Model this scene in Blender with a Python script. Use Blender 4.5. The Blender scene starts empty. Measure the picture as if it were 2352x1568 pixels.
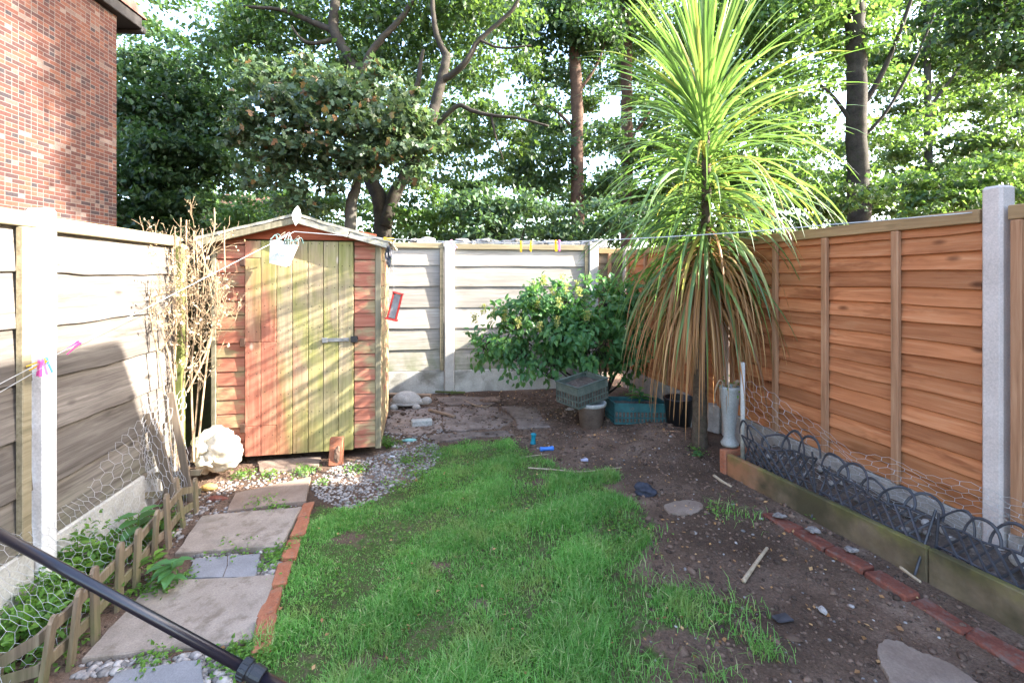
import bpy, bmesh, math, random
import numpy as np
from mathutils import Matrix, Vector

rng = np.random.default_rng(11)
random.seed(11)
sc = bpy.context.scene
COL = sc.collection
F, CX, HY, CH = 1090.0, 1176.0, 636.0, 1.5       # measured from the photograph (2352 px wide): focal length, axis, horizon, eye height
TH = math.radians(8.66)                           # the garden's axis against the camera's
CT, ST = math.cos(TH), math.sin(TH)

def at(px, py, Y):
    return np.array([(px - CX) / F * Y, Y, CH - (py - HY) / F * Y])
def gr(px, py, z=0.0):
    return at(px, py, F * (CH - z) / (py - HY))
def uv(u, v, z=0.0):
    return np.array([u * CT - v * ST, u * ST + v * CT, z])

# ------------------------------------------------------------------ node helper
class NT:
    def __init__(s, name):
        s.m = bpy.data.materials.new(name); s.m.use_nodes = True
        s.t = s.m.node_tree; s.t.nodes.clear()
        s.out = s.t.nodes.new('ShaderNodeOutputMaterial')
        s.b = s.t.nodes.new('ShaderNodeBsdfPrincipled')
        s.t.links.new(s.b.outputs[0], s.out.inputs[0])
    def set(s, sock, v):
        if isinstance(v, bpy.types.NodeSocket): s.t.links.new(v, sock)
        elif isinstance(v, (tuple, list)) and len(v) == 3 and sock.type == 'RGBA': sock.default_value = (*v, 1)
        else: sock.default_value = v
    def add(s, typ, ins=None, out=0, **kw):
        n = s.t.nodes.new('ShaderNode' + typ)
        for k, v in kw.items(): setattr(n, k, v)
        for k, v in (ins or {}).items(): s.set(n.inputs[k], v)
        return n.outputs[out]
    def mix(s, f, a, b, blend='MIX'):
        n = s.t.nodes.new('ShaderNodeMix'); n.data_type = 'RGBA'; n.blend_type = blend
        s.set(n.inputs[0], f); s.set(n.inputs[6], a); s.set(n.inputs[7], b)
        return n.outputs[2]
    def math(s, op, a, b=0.0, c=None):
        n = s.t.nodes.new('ShaderNodeMath'); n.operation = op
        s.set(n.inputs[0], a); s.set(n.inputs[1], b)
        if c is not None: s.set(n.inputs[2], c)
        return n.outputs[0]
    def ramp(s, f, stops, interp='LINEAR'):
        n = s.t.nodes.new('ShaderNodeValToRGB'); n.color_ramp.interpolation = interp
        e = n.color_ramp.elements
        while len(e) < len(stops): e.new(0.5)
        for i, (p, c) in enumerate(stops):
            e[i].position = p
            e[i].color = (c, c, c, 1) if isinstance(c, (int, float)) else (*c, 1)
        s.set(n.inputs[0], f)
        return n.outputs[0]
    def obj(s): return s.add('TexCoord', out=3)
    def gen(s): return s.add('NewGeometry', out=0)
    def isl(s): return s.add('NewGeometry', out=8)
    def noise(s, vec, scale, detail=5, rough=0.6, dist=0.0):
        return s.add('TexNoise', {'Vector': vec, 'Scale': scale, 'Detail': detail, 'Roughness': rough, 'Distortion': dist})
    def mapped(s, vec, scale=(1, 1, 1), loc=(0, 0, 0)):
        return s.add('Mapping', {'Vector': vec, 'Scale': scale, 'Location': loc})
    def sep(s, vec):
        n = s.t.nodes.new('ShaderNodeSeparateXYZ'); s.set(n.inputs[0], vec); return n.outputs
    def bump(s, h, strength=0.3, dist=0.01):
        s.set(s.b.inputs['Normal'], s.add('Bump', {'Height': h, 'Strength': strength, 'Distance': dist}))
    def fin(s, col, rough=0.8, spec=0.3):
        s.set(s.b.inputs['Base Color'], col); s.set(s.b.inputs['Roughness'], rough)
        s.set(s.b.inputs['Specular IOR Level'], spec)
        return s.m

def wood(name, dark, mid, light, axis=0, algae=0.0, knots=0.8, bump=0.4, stain=None, algae_col=(0.10, 0.13, 0.035), algae_top=0.5):
    n = NT(name)
    r = n.isl()
    off = n.add('CombineXYZ', {0: n.math('MULTIPLY', r, 31.0), 1: n.math('MULTIPLY', r, 17.0), 2: n.math('MULTIPLY', r, 53.0)})
    v = n.add('VectorMath', {0: n.obj(), 1: off}, operation='ADD')
    sc_ = [26, 26, 26]; sc_[axis] = 1.3
    g = n.noise(n.mapped(v, tuple(sc_)), 1.6, 8, 0.65, 0.6)
    big = n.noise(n.mapped(v, tuple(3.5 if i != axis else 0.9 for i in range(3))), 1.2, 4, 0.6)
    col = n.ramp(g, [(0.3, dark), (0.5, mid), (0.72, light)])
    col = n.mix(n.ramp(big, [(0.35, 0.0), (0.7, 0.6)]), col, tuple(c * 0.62 for c in mid))
    vs = [5.5, 5.5, 5.5]; vs[axis] = 2.4
    d = n.add('TexVoronoi', {'Vector': n.mapped(v, tuple(vs)), 'Scale': 1.0, 'Randomness': 1.0}, out=0)
    col = n.mix(n.math('MULTIPLY', n.ramp(d, [(0.05, 1.0), (0.13, 0.0)]), knots), col, tuple(c * 0.35 for c in dark))
    col = n.mix(1.0, col, n.ramp(r, [(0.0, 0.72), (1.0, 1.16)]), 'MULTIPLY')
    if stain:
        s = n.noise(n.mapped(v, tuple(9 if i != axis else 2.2 for i in range(3))), 1.0, 4, 0.6, 0.3)
        col = n.mix(n.ramp(s, [(0.54, 0.0), (0.68, 0.8)]), col, stain)
    if algae > 0:
        z = n.sep(n.obj())[2]
        a = n.math('MULTIPLY', n.ramp(n.math('DIVIDE', z, algae_top), [(0.1, 1.0), (1.0, 0.0)]), n.ramp(n.noise(n.obj(), 6, 5), [(0.35, 0.0), (0.6, 1.0)]))
        col = n.mix(n.math('MULTIPLY', a, algae), col, algae_col)
    n.bump(g, bump, 0.004)
    return n.fin(col, 0.85, 0.2)

def rocky(name, c1, c2, c3=None, scale=8.0, bump=0.5, rough=0.9, stains=None, stain_amt=0.7, fine=90, island=0.25, spec=0.25):
    n = NT(name)
    v = n.obj()
    a = n.noise(v, scale, 7, 0.65); b = n.noise(v, fine, 4, 0.7)
    col = n.ramp(a, [(0.32, c1), (0.68, c2)])
    if c3: col = n.mix(n.ramp(n.noise(v, scale * 2.7, 5), [(0.52, 0.0), (0.68, 0.8)]), col, c3)
    col = n.mix(0.5, col, n.ramp(b, [(0.3, 0.55), (0.7, 1.3)]), 'MULTIPLY')
    if stains: col = n.mix(n.ramp(n.noise(v, scale * 0.45, 5, 0.6, 0.5), [(0.5, 0.0), (0.66, stain_amt)]), col, stains)
    if island: col = n.mix(1.0, col, n.ramp(n.isl(), [(0.0, 1 - island), (1.0, 1 + island)]), 'MULTIPLY')
    n.bump(n.math('ADD', a, n.math('MULTIPLY', b, 0.4)), bump, 0.01)
    return n.fin(col, rough, spec)

def plain(name, c, rough=0.5, metal=0.0, var=0.2, scale=20, spec=0.4):
    n = NT(name)
    k = n.ramp(n.noise(n.obj(), scale, 4), [(0.3, 1 - var), (0.7, 1 + var)])
    n.b.inputs['Metallic'].default_value = metal
    return n.fin(n.mix(1.0, c, k, 'MULTIPLY'), rough, spec)

def leafmat(name, stops, trans=0.4, tcol=(0.25, 0.42, 0.05), rough=0.45, spec=0.35, patch=None):
    n = NT(name)
    col = n.ramp(n.isl(), stops)
    k = n.ramp(n.noise(n.gen(), 1.1, 3), [(0.3, 0.65), (0.7, 1.35)])
    col = n.mix(1.0, col, k, 'MULTIPLY')
    if patch:
        col = n.mix(n.ramp(n.noise(n.gen(), patch[1], 3), [(0.53, 0.0), (0.66, patch[2])]), col, patch[0])
    n.fin(col, rough, spec)
    t = n.add('BsdfTranslucent', {'Color': n.mix(1.0, n.mix(0.5, col, tcol), (1.5, 1.5, 1.2), 'MULTIPLY')})
    ms = n.t.nodes.new('ShaderNodeMixShader'); ms.inputs[0].default_value = trans
    n.t.links.new(n.b.outputs[0], ms.inputs[1]); n.t.links.new(t, ms.inputs[2])
    n.t.links.new(ms.outputs[0], n.out.inputs[0])
    return n.m

M = {}
M['fence_grey'] = wood('weathered_fence_wood', (0.07, 0.06, 0.052), (0.16, 0.14, 0.123), (0.27, 0.243, 0.215), 0, algae=0.35, bump=0.7)
M['fence_back'] = wood('silvered_fence_wood', (0.25, 0.225, 0.195), (0.38, 0.35, 0.31), (0.50, 0.47, 0.42), 0, algae=0.9, algae_top=0.75, knots=0.4)
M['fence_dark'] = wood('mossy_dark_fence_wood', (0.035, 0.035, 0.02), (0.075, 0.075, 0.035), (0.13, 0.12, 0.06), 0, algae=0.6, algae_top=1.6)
M['fence_brown'] = wood('dull_brown_fence_wood', (0.10, 0.07, 0.045), (0.19, 0.135, 0.09), (0.27, 0.2, 0.14), 0)
M['fence_orange'] = wood('orange_fence_wood', (0.30, 0.105, 0.044), (0.455, 0.178, 0.076), (0.54, 0.265, 0.135), 0, algae=0.3, algae_top=0.55, stain=(0.2, 0.065, 0.025), knots=0.9, bump=0.6)
M['batten'] = wood('fence_batten_wood', (0.22, 0.11, 0.055), (0.38, 0.2, 0.11), (0.5, 0.3, 0.18), 2, knots=0.3)
M['rail'] = wood('fence_rail_wood', (0.14, 0.115, 0.07), (0.26, 0.22, 0.14), (0.36, 0.315, 0.215), 0, knots=0.4)
M['rail_brown'] = wood('orange_rail_wood', (0.2, 0.12, 0.06), (0.34, 0.22, 0.11), (0.45, 0.31, 0.17), 0, knots=0.3)
M['moss_batten'] = wood('mossy_batten_wood', (0.07, 0.085, 0.025), (0.15, 0.17, 0.05), (0.26, 0.26, 0.12), 2, knots=0.2)
M['picket'] = wood('picket_wood', (0.11, 0.08, 0.055), (0.22, 0.165, 0.115), (0.34, 0.27, 0.19), 2, knots=0.4, algae=0.5, algae_top=0.3)
M['stake'] = wood('stake_wood', (0.10, 0.075, 0.055), (0.19, 0.145, 0.105), (0.28, 0.22, 0.165), 2, knots=0.3)
M['plank'] = wood('plank_wood', (0.14, 0.095, 0.065), (0.26, 0.18, 0.125), (0.38, 0.28, 0.2), 0, knots=0.3)
M['concrete'] = rocky('concrete', (0.34, 0.325, 0.30), (0.46, 0.44, 0.41), None, 6, 0.25, stains=(0.27, 0.26, 0.235), stain_amt=0.5)
M['concrete_white'] = rocky('pale_concrete', (0.58, 0.57, 0.56), (0.70, 0.69, 0.68), None, 6, 0.15, stains=(0.5, 0.49, 0.47), stain_amt=0.4)
M['concrete_grey'] = rocky('grey_post_concrete', (0.44, 0.38, 0.345), (0.56, 0.49, 0.45), None, 5, 0.25, fine=130)
M['gravel_board'] = rocky('gravel_board_concrete', (0.32, 0.31, 0.28), (0.48, 0.465, 0.43), None, 5, 0.3, stains=(0.13, 0.125, 0.10), stain_amt=0.85)
M['slab'] = rocky('paving_slab_concrete', (0.215, 0.172, 0.138), (0.315, 0.26, 0.215), (0.15, 0.115, 0.087), 5, 0.35, fine=140, stains=(0.15, 0.125, 0.10), stain_amt=0.75)
M['slab_blue'] = rocky('blue_grey_slab_concrete', (0.165, 0.16, 0.168), (0.235, 0.23, 0.238), None, 5, 0.25, fine=150, stains=(0.15, 0.14, 0.13), stain_amt=0.6)
M['slab_earthy'] = rocky('earth_stained_slab', (0.155, 0.108, 0.082), (0.255, 0.195, 0.155), None, 4, 0.4, fine=120, stains=(0.105, 0.075, 0.058), stain_amt=0.9)
M['brick'] = rocky('orange_brick', (0.25, 0.085, 0.045), (0.36, 0.14, 0.075), (0.22, 0.12, 0.08), 14, 0.5, island=0.25, stains=(0.15, 0.1, 0.07), stain_amt=0.6)
M['brick_dark'] = rocky('dark_red_brick', (0.105, 0.035, 0.025), (0.19, 0.06, 0.038), (0.11, 0.08, 0.066), 16, 0.5, island=0.25, stains=(0.13, 0.1, 0.085), stain_amt=0.9)
M['stone'] = rocky('grey_stone', (0.22, 0.2, 0.18), (0.36, 0.33, 0.295), None, 12, 0.7)
M['stone_pale'] = rocky('pale_rubble_stone', (0.27, 0.26, 0.245), (0.43, 0.42, 0.40), (0.2, 0.24, 0.22), 10, 0.8)
M['pebble'] = rocky('pale_pebble_stone', (0.17, 0.15, 0.138), (0.32, 0.29, 0.268), None, 9, 0.3, island=0.5, fine=60)
M['clod'] = rocky('earth_clods', (0.07, 0.043, 0.03), (0.16, 0.105, 0.076), None, 25, 0.6, island=0.6)
M['bark'] = rocky('tree_bark', (0.02, 0.016, 0.013), (0.055, 0.046, 0.036), (0.03, 0.036, 0.017), 5, 0.8, fine=40)
M['bark_red'] = rocky('reddish_pine_bark', (0.06, 0.034, 0.024), (0.13, 0.078, 0.054), None, 6, 0.8, fine=30)
M['bark_grey'] = rocky('grey_bark', (0.045, 0.04, 0.034), (0.095, 0.086, 0.075), (0.06, 0.07, 0.035), 6, 0.7, fine=40)
M['twig'] = rocky('dry_twig', (0.2, 0.135, 0.08), (0.36, 0.27, 0.175), None, 20, 0.3)
M['white_bundle'] = rocky('cream_fleece', (0.44, 0.39, 0.29), (0.62, 0.59, 0.52), None, 7, 0.5, fine=50, stains=(0.55, 0.42, 0.22), stain_amt=0.5)
M['felt'] = rocky('worn_roof_felt', (0.16, 0.155, 0.13), (0.30, 0.29, 0.245), (0.36, 0.33, 0.2), 9, 0.6)
M['metal'] = plain('dull_metal', (0.28, 0.28, 0.28), 0.45, 0.8)
M['rust'] = plain('rusty_iron', (0.09, 0.05, 0.035), 0.7, 0.4)
M['black_pole'] = plain('black_painted_metal', (0.012, 0.010, 0.016), 0.28, 0.0, 0.15, spec=0.6)
M['black_plastic'] = plain('black_plastic', (0.018, 0.018, 0.02), 0.4)
M['slate_plastic'] = plain('slate_grey_plastic', (0.036, 0.036, 0.043), 0.5, 0.0, 0.4)
M['wire'] = plain('galvanised_wire', (0.42, 0.42, 0.43), 0.5, 0.0)
M['line'] = plain('grey_washing_line', (0.45, 0.45, 0.44), 0.5)
for k, c in (('yellow', (0.85, 0.5, 0.01)), ('pink', (0.75, 0.11, 0.36)), ('blue', (0.12, 0.38, 0.75)), ('rose', (0.72, 0.25, 0.5))):
    M['peg_' + k] = plain(k + '_peg_plastic', c, 0.4, 0.0, 0.05)
M['white_pot'] = rocky('white_painted_tin', (0.62, 0.63, 0.66), (0.76, 0.77, 0.79), None, 6, 0.1, stains=(0.36, 0.45, 0.5), stain_amt=0.5, rough=0.6)
M['urn'] = rocky('pale_glazed_pottery', (0.22, 0.225, 0.215), (0.31, 0.315, 0.30), None, 5, 0.1, stains=(0.3, 0.31, 0.28), stain_amt=0.4, rough=0.5)
M['teal_crate'] = plain('teal_crate_plastic', (0.014, 0.075, 0.078), 0.55, 0, 0.45, 9)
M['grey_crate'] = rocky('dusty_green_crate_plastic', (0.05, 0.075, 0.065), (0.13, 0.145, 0.12), None, 9, 0.1, rough=0.7)
M['clay_pot'] = rocky('dirty_clay_pot', (0.115, 0.085, 0.07), (0.2, 0.155, 0.13), None, 8, 0.3)
M['red_feeder'] = plain('red_feeder_plastic', (0.42, 0.025, 0.02), 0.45, 0, 0.1)
M['mesh_grey'] = plain('feeder_mesh_metal', (0.3, 0.3, 0.3), 0.5, 0.3)
M['soil'] = rocky('dark_soil', (0.055, 0.04, 0.032), (0.125, 0.095, 0.078), (0.2, 0.16, 0.135), 14, 0.9, fine=70, island=0)
M['blue_toy'] = plain('blue_toy_rubber', (0.04, 0.16, 0.5), 0.45, 0, 0.1)
M['teal_toy'] = plain('teal_toy_rubber', (0.0, 0.17, 0.24), 0.45, 0, 0.1)
M['lilac'] = plain('lilac_plastic', (0.35, 0.34, 0.45), 0.5)
M['rag'] = plain('dark_rag_cloth', (0.03, 0.032, 0.045), 0.9, 0, 0.4)
M['bone'] = rocky('pale_stripped_stick', (0.28, 0.2, 0.13), (0.45, 0.37, 0.26), None, 20, 0.3)
M['ochre_wood'] = rocky('ochre_rotten_wood', (0.26, 0.15, 0.045), (0.42, 0.27, 0.09), None, 18, 0.6)
M['teal_rag'] = plain('pale_teal_plastic_scrap', (0.16, 0.32, 0.29), 0.6, 0, 0.4)
M['red_scrap'] = plain('red_plastic_scrap', (0.38, 0.03, 0.02), 0.5, 0, 0.3)
M['white_scrap'] = plain('white_paper_scrap', (0.6, 0.62, 0.66), 0.7)
M['mortar'] = rocky('pale_mortar', (0.13, 0.11, 0.10), (0.22, 0.195, 0.18), None, 30, 0.6)

# foliage
M['lf_dark'] = leafmat('dark_leaf', [(0.0, (0.018, 0.038, 0.018)), (0.5, (0.03, 0.062, 0.026)), (1.0, (0.055, 0.095, 0.035))], 0.3, (0.10, 0.2, 0.03))
M['lf_mid'] = leafmat('mid_leaf', [(0.0, (0.018, 0.042, 0.016)), (0.5, (0.036, 0.075, 0.025)), (1.0, (0.065, 0.115, 0.032))], 0.36, (0.17, 0.28, 0.045), rough=0.38, spec=0.5)
M['lf_teal'] = leafmat('blue_green_leaf', [(0.0, (0.03, 0.06, 0.034)), (0.5, (0.055, 0.098, 0.048)), (0.93, (0.085, 0.13, 0.06)), (0.95, (0.14, 0.075, 0.03)), (1.0, (0.17, 0.085, 0.035))], 0.32, (0.13, 0.2, 0.06), spec=0.5)
M['lf_lime'] = leafmat('lime_leaf', [(0.0, (0.028, 0.066, 0.019)), (0.5, (0.053, 0.112, 0.029)), (1.0, (0.095, 0.165, 0.04))], 0.4, (0.18, 0.31, 0.055), rough=0.38, spec=0.5)
M['lf_under'] = leafmat('understory_leaf', [(0.0, (0.018, 0.05, 0.026)), (0.6, (0.042, 0.088, 0.04)), (1.0, (0.075, 0.13, 0.05))], 0.34, (0.13, 0.23, 0.06), spec=0.5)
M['lf_shrub'] = leafmat('shrub_leaf', [(0.0, (0.035, 0.105, 0.038)), (0.6, (0.07, 0.175, 0.058)), (1.0, (0.11, 0.225, 0.06))], 0.35, (0.2, 0.4, 0.08), spec=0.4)
M['lf_tip'] = leafmat('flower_spike', [(0.0, (0.2, 0.24, 0.07)), (0.6, (0.32, 0.36, 0.12)), (1.0, (0.36, 0.25, 0.12))], 0.4, (0.4, 0.45, 0.15))
M['lf_weed'] = leafmat('weed_leaf', [(0.0, (0.05, 0.12, 0.02)), (0.6, (0.09, 0.2, 0.03)), (1.0, (0.15, 0.27, 0.045))], 0.35, (0.25, 0.42, 0.05))
M['lf_nettle'] = leafmat('nettle_leaf', [(0.0, (0.055, 0.15, 0.05)), (1.0, (0.09, 0.22, 0.075))], 0.35, (0.22, 0.42, 0.08))
M['lf_dry'] = leafmat('dry_leaf', [(0.0, (0.4, 0.29, 0.17)), (1.0, (0.66, 0.56, 0.42))], 0.3, (0.6, 0.5, 0.35))
M['palm'] = leafmat('palm_blade', [(0.0, (0.06, 0.12, 0.035)), (0.7, (0.12, 0.20, 0.06)), (0.92, (0.19, 0.26, 0.085)), (0.965, (0.42, 0.33, 0.08)), (1.0, (0.42, 0.28, 0.06))], 0.3, (0.22, 0.4, 0.08), rough=0.35, spec=0.55)
M['palm_hang'] = leafmat('hanging_palm_blade', [(0.0, (0.06, 0.11, 0.035)), (0.55, (0.12, 0.19, 0.06)), (0.8, (0.24, 0.27, 0.09)), (1.0, (0.33, 0.2, 0.09))], 0.3, (0.28, 0.4, 0.08), rough=0.4)
M['palm_dead'] = leafmat('dead_palm_blade', [(0.0, (0.15, 0.07, 0.028)), (0.6, (0.33, 0.17, 0.07)), (1.0, (0.5, 0.31, 0.14))], 0.25, (0.5, 0.3, 0.12))
M['grass'] = leafmat('grass_blade', [(0.0, (0.08, 0.2, 0.035)), (0.5, (0.145, 0.33, 0.07)), (0.88, (0.24, 0.42, 0.12)), (1.0, (0.55, 0.5, 0.27))], 0.4, (0.12, 0.42, 0.05), spec=0.3, patch=((0.30, 0.34, 0.11), 3.4, 0.65))
M['dark_tuft'] = leafmat('dried_lavender', [(0.0, (0.03, 0.03, 0.045)), (1.0, (0.12, 0.12, 0.15))], 0.1)
M['sprig'] = leafmat('teal_dry_sprig', [(0.0, (0.10, 0.2, 0.2)), (0.6, (0.2, 0.3, 0.28)), (1.0, (0.3, 0.15, 0.08))], 0.2, (0.4, 0.5, 0.45))

# red siding and green-worn door of the shed
def shed_mat(name, axis, door=False):
    n = NT(name)
    r = n.isl(); o = n.obj()
    off = n.add('CombineXYZ', {0: n.math('MULTIPLY', r, 31.0), 1: n.math('MULTIPLY', r, 17.0), 2: n.math('MULTIPLY', r, 53.0)})
    v = n.add('VectorMath', {0: o, 1: off}, operation='ADD')
    s_ = [28, 28, 28]; s_[axis] = 1.5
    g = n.noise(n.mapped(v, tuple(s_)), 1.5, 7, 0.65, 0.5)
    red = n.ramp(g, [(0.3, (0.25, 0.08, 0.05)), (0.7, (0.44, 0.185, 0.122))])
    bare = n.ramp(g, [(0.3, (0.25, 0.185, 0.115)), (0.7, (0.42, 0.345, 0.215))])
    grn = n.ramp(g, [(0.3, (0.18, 0.175, 0.055)), (0.7, (0.32, 0.295, 0.115))])
    x, y, z = n.sep(o)
    if door:
        t = n.math('ADD', n.math('MULTIPLY', x, 1.1), n.math('MULTIPLY', n.math('SUBTRACT', n.noise(n.mapped(v, (3, 3, 1.0)), 1.5, 4), 0.5), 0.9))
        t = n.math('ADD', t, n.math('MULTIPLY', r, 0.05))
        t = n.math('ADD', t, n.math('MULTIPLY', n.math('SUBTRACT', z, 1.0), 0.25))
        col = n.mix(n.ramp(t, [(0.38, 0.0), (0.68, 1.0)]), red, n.mix(n.ramp(n.noise(n.mapped(v, (4, 4, 1.2)), 1.4, 4), [(0.4, 0.0), (0.6, 1.0)]), grn, bare))
        col = n.mix(n.math('MULTIPLY', n.ramp(z, [(0.15, 1.0), (0.75, 0.0)]), n.ramp(x, [(0.35, 0.0), (0.9, 0.85)])), col, grn)
        fx = n.math('ABSOLUTE', n.math('SUBTRACT', n.math('FRACT', n.math('DIVIDE', n.math('SUBTRACT', x, 0.238), 0.0591)), 0.5))
        fz = n.math('ABSOLUTE', n.math('SUBTRACT', n.math('FRACT', n.math('DIVIDE', n.math('ADD', z, n.math('MULTIPLY', r, 0.05)), 0.171)), 0.5))
        nail = n.math('LESS_THAN', n.math('SQRT', n.math('ADD', n.math('POWER', n.math('MULTIPLY', fx, 0.0591), 2.0), n.math('POWER', n.math('MULTIPLY', fz, 0.171), 2.0))), 0.0042)
        col = n.mix(n.math('MULTIPLY', nail, 0.85), col, (0.03, 0.022, 0.018))
    else:
        t = n.math('ADD', n.noise(n.mapped(v, (2.2, 2.2, 5)), 1.6, 5, 0.65), n.math('MULTIPLY', n.math('SUBTRACT', r, 0.5), 0.07))
        t = n.math('ADD', t, n.ramp(n.math('ABSOLUTE', n.math('SUBTRACT', x, 0.62)), [(0.52, 0.0), (0.66, 0.16)]))
        col = n.mix(n.ramp(t, [(0.52, 0.0), (0.66, 0.9)]), red, n.mix(0.35, bare, grn))
    d = n.add('TexVoronoi', {'Vector': n.mapped(v, (6, 6, 3.2) if axis == 2 else (3.2, 6, 6)), 'Scale': 1.0}, out=0)
    col = n.mix(n.ramp(d, [(0.05, 0.7), (0.12, 0.0)]), col, (0.5, 0.42, 0.34) if door else (0.12, 0.05, 0.03))
    n.bump(g, 0.35, 0.004)
    return n.fin(col, 0.8, 0.2)
M['shed_side'] = shed_mat('red_shed_boards', 0)
M['shed_door'] = shed_mat('worn_green_door_boards', 2, True)
M['shed_trim'] = wood('shed_trim_wood', (0.12, 0.11, 0.07), (0.22, 0.195, 0.13), (0.32, 0.29, 0.21), 2, knots=0.2)
M['shed_red'] = wood('red_gable_wood', (0.2, 0.05, 0.025), (0.34, 0.09, 0.045), (0.42, 0.13, 0.065), 0, knots=0.3)

# brickwork: random bricks on a bonded grid, in the wall's own x,z
def brickwork(name):
    n = NT(name)
    x, y, z = n.sep(n.mapped(n.obj(), (1.28, 1.28, 1.28)))
    row = n.math('FLOOR', n.math('DIVIDE', z, 0.075))
    odd = n.math('MODULO', n.math('ABSOLUTE', row), 2.0)
    xs = n.math('ADD', x, n.math('MULTIPLY', odd, 0.1125))
    big = n.math('FLOOR', n.math('DIVIDE', xs, 0.225))
    hdr = n.math('LESS_THAN', n.add('TexWhiteNoise', {'Vector': n.add('CombineXYZ', {0: big, 1: row, 2: 3.7})}, out=0, noise_dimensions='3D'), 0.45)   # some stretchers are two headers
    bw = n.math('SUBTRACT', 0.225, n.math('MULTIPLY', hdr, 0.1125))
    cell = n.math('FLOOR', n.math('DIVIDE', xs, bw))
    fx = n.math('SUBTRACT', xs, n.math('MULTIPLY', cell, bw))
    fz = n.math('SUBTRACT', z, n.math('MULTIPLY', row, 0.075))
    wob = n.math('MULTIPLY', n.math('SUBTRACT', n.noise(n.obj(), 40, 3), 0.5), 0.006)
    mo = n.math('MAXIMUM', n.math('LESS_THAN', n.math('ADD', fx, wob), 0.011), n.math('LESS_THAN', n.math('ADD', fz, wob), 0.0115))
    wn = n.add('TexWhiteNoise', {'Vector': n.add('CombineXYZ', {0: cell, 1: row, 2: 0.0})}, out=0, noise_dimensions='3D')
    col = n.ramp(wn, [(0.0, (0.026, 0.022, 0.025)), (0.12, (0.042, 0.022, 0.021)), (0.4, (0.06, 0.025, 0.021)), (0.65, (0.08, 0.031, 0.023)), (0.9, (0.105, 0.045, 0.03)), (0.96, (0.085, 0.055, 0.047)), (1.0, (0.13, 0.095, 0.082))])
    col = n.mix(0.6, col, n.ramp(n.noise(n.obj(), 45, 5), [(0.3, 0.55), (0.7, 1.4)]), 'MULTIPLY')
    col = n.mix(mo, col, n.mix(n.noise(n.obj(), 30, 3), (0.085, 0.073, 0.068), (0.135, 0.12, 0.112)))
    n.bump(n.math('SUBTRACT', n.math('MULTIPLY', n.noise(n.obj(), 60, 4), 0.4), mo), 0.6, 0.012)
    return n.fin(col, 0.9, 0.2)
M['brickwork'] = brickwork('old_brickwork')
M['dark_eave'] = plain('dark_painted_eave', (0.025, 0.022, 0.022), 0.6)
M['roof_tile'] = rocky('roof_tiles', (0.12, 0.06, 0.05), (0.2, 0.1, 0.08), None, 9, 0.5)

# ------------------------------------------------------------------ mesh helper
class MB:
    def __init__(s): s.v = []; s.f = []; s.n = 0
    def add(s, v, *faces):
        v = np.asarray(v, float)
        for f in faces:
            f = np.asarray(f, int)
            if len(f): s.f.append(f + s.n)
        s.v.append(v); s.n += len(v)
    def build(s, name, mat, parent=None, smooth=False, local=False):
        v = np.concatenate(s.v)
        if parent is not None and not local:
            mi = np.array(WM[parent.name].inverted())
            v = v @ mi[:3, :3].T + mi[:3, 3]
        me = bpy.data.meshes.new(name)
        me.vertices.add(len(v)); me.vertices.foreach_set('co', v.astype(np.float32).ravel())
        cnt = np.concatenate([np.full(len(f), f.shape[1]) for f in s.f])
        idx = np.concatenate([f.ravel() for f in s.f])
        me.loops.add(len(idx)); me.loops.foreach_set('vertex_index', idx.astype(np.int32))
        me.polygons.add(len(cnt))
        st = np.concatenate([[0], np.cumsum(cnt)[:-1]])
        me.polygons.foreach_set('loop_start', st.astype(np.int32))
        me.polygons.foreach_set('use_smooth', np.full(len(cnt), bool(smooth)))
        me.update(calc_edges=True)
        me.materials.append(mat)
        o = bpy.data.objects.new(name, me); COL.objects.link(o)
        if parent is not None:
            o.parent = parent; WM[o.name] = WM[parent.name]
        else: WM[o.name] = Matrix()
        return o

WM = {}
def tag(o, label=None, cat=None, group=None, kind=None):
    if label: o['label'] = label
    if cat: o['category'] = cat
    if group: o['group'] = group
    if kind: o['kind'] = kind
    return o
def thing(name, label, cat, loc=(0, 0, 0), rz=0.0, group=None, rot=None):
    o = bpy.data.objects.new(name, None); COL.objects.link(o)
    o.empty_display_size = 0.1
    e = rot if rot is not None else (0, 0, rz)
    o.location = tuple(float(c) for c in loc); o.rotation_euler = e
    from mathutils import Euler
    WM[o.name] = Matrix.Translation(Vector(tuple(float(c) for c in loc))) @ Euler(e).to_matrix().to_4x4()
    return tag(o, label, cat, group)
def children(o): return [c for c in bpy.data.objects if c.parent == o]
def copy_tree(o, parent=None):
    c = o.copy(); COL.objects.link(c); WM[c.name] = WM[o.name]
    if parent is not None: c.parent = parent
    for ch in children(o): copy_tree(ch, c)
    return c

def orient(rx=0, ry=0, rz=0):
    from mathutils import Euler
    return np.array(Euler((rx, ry, rz)).to_matrix())

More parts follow.
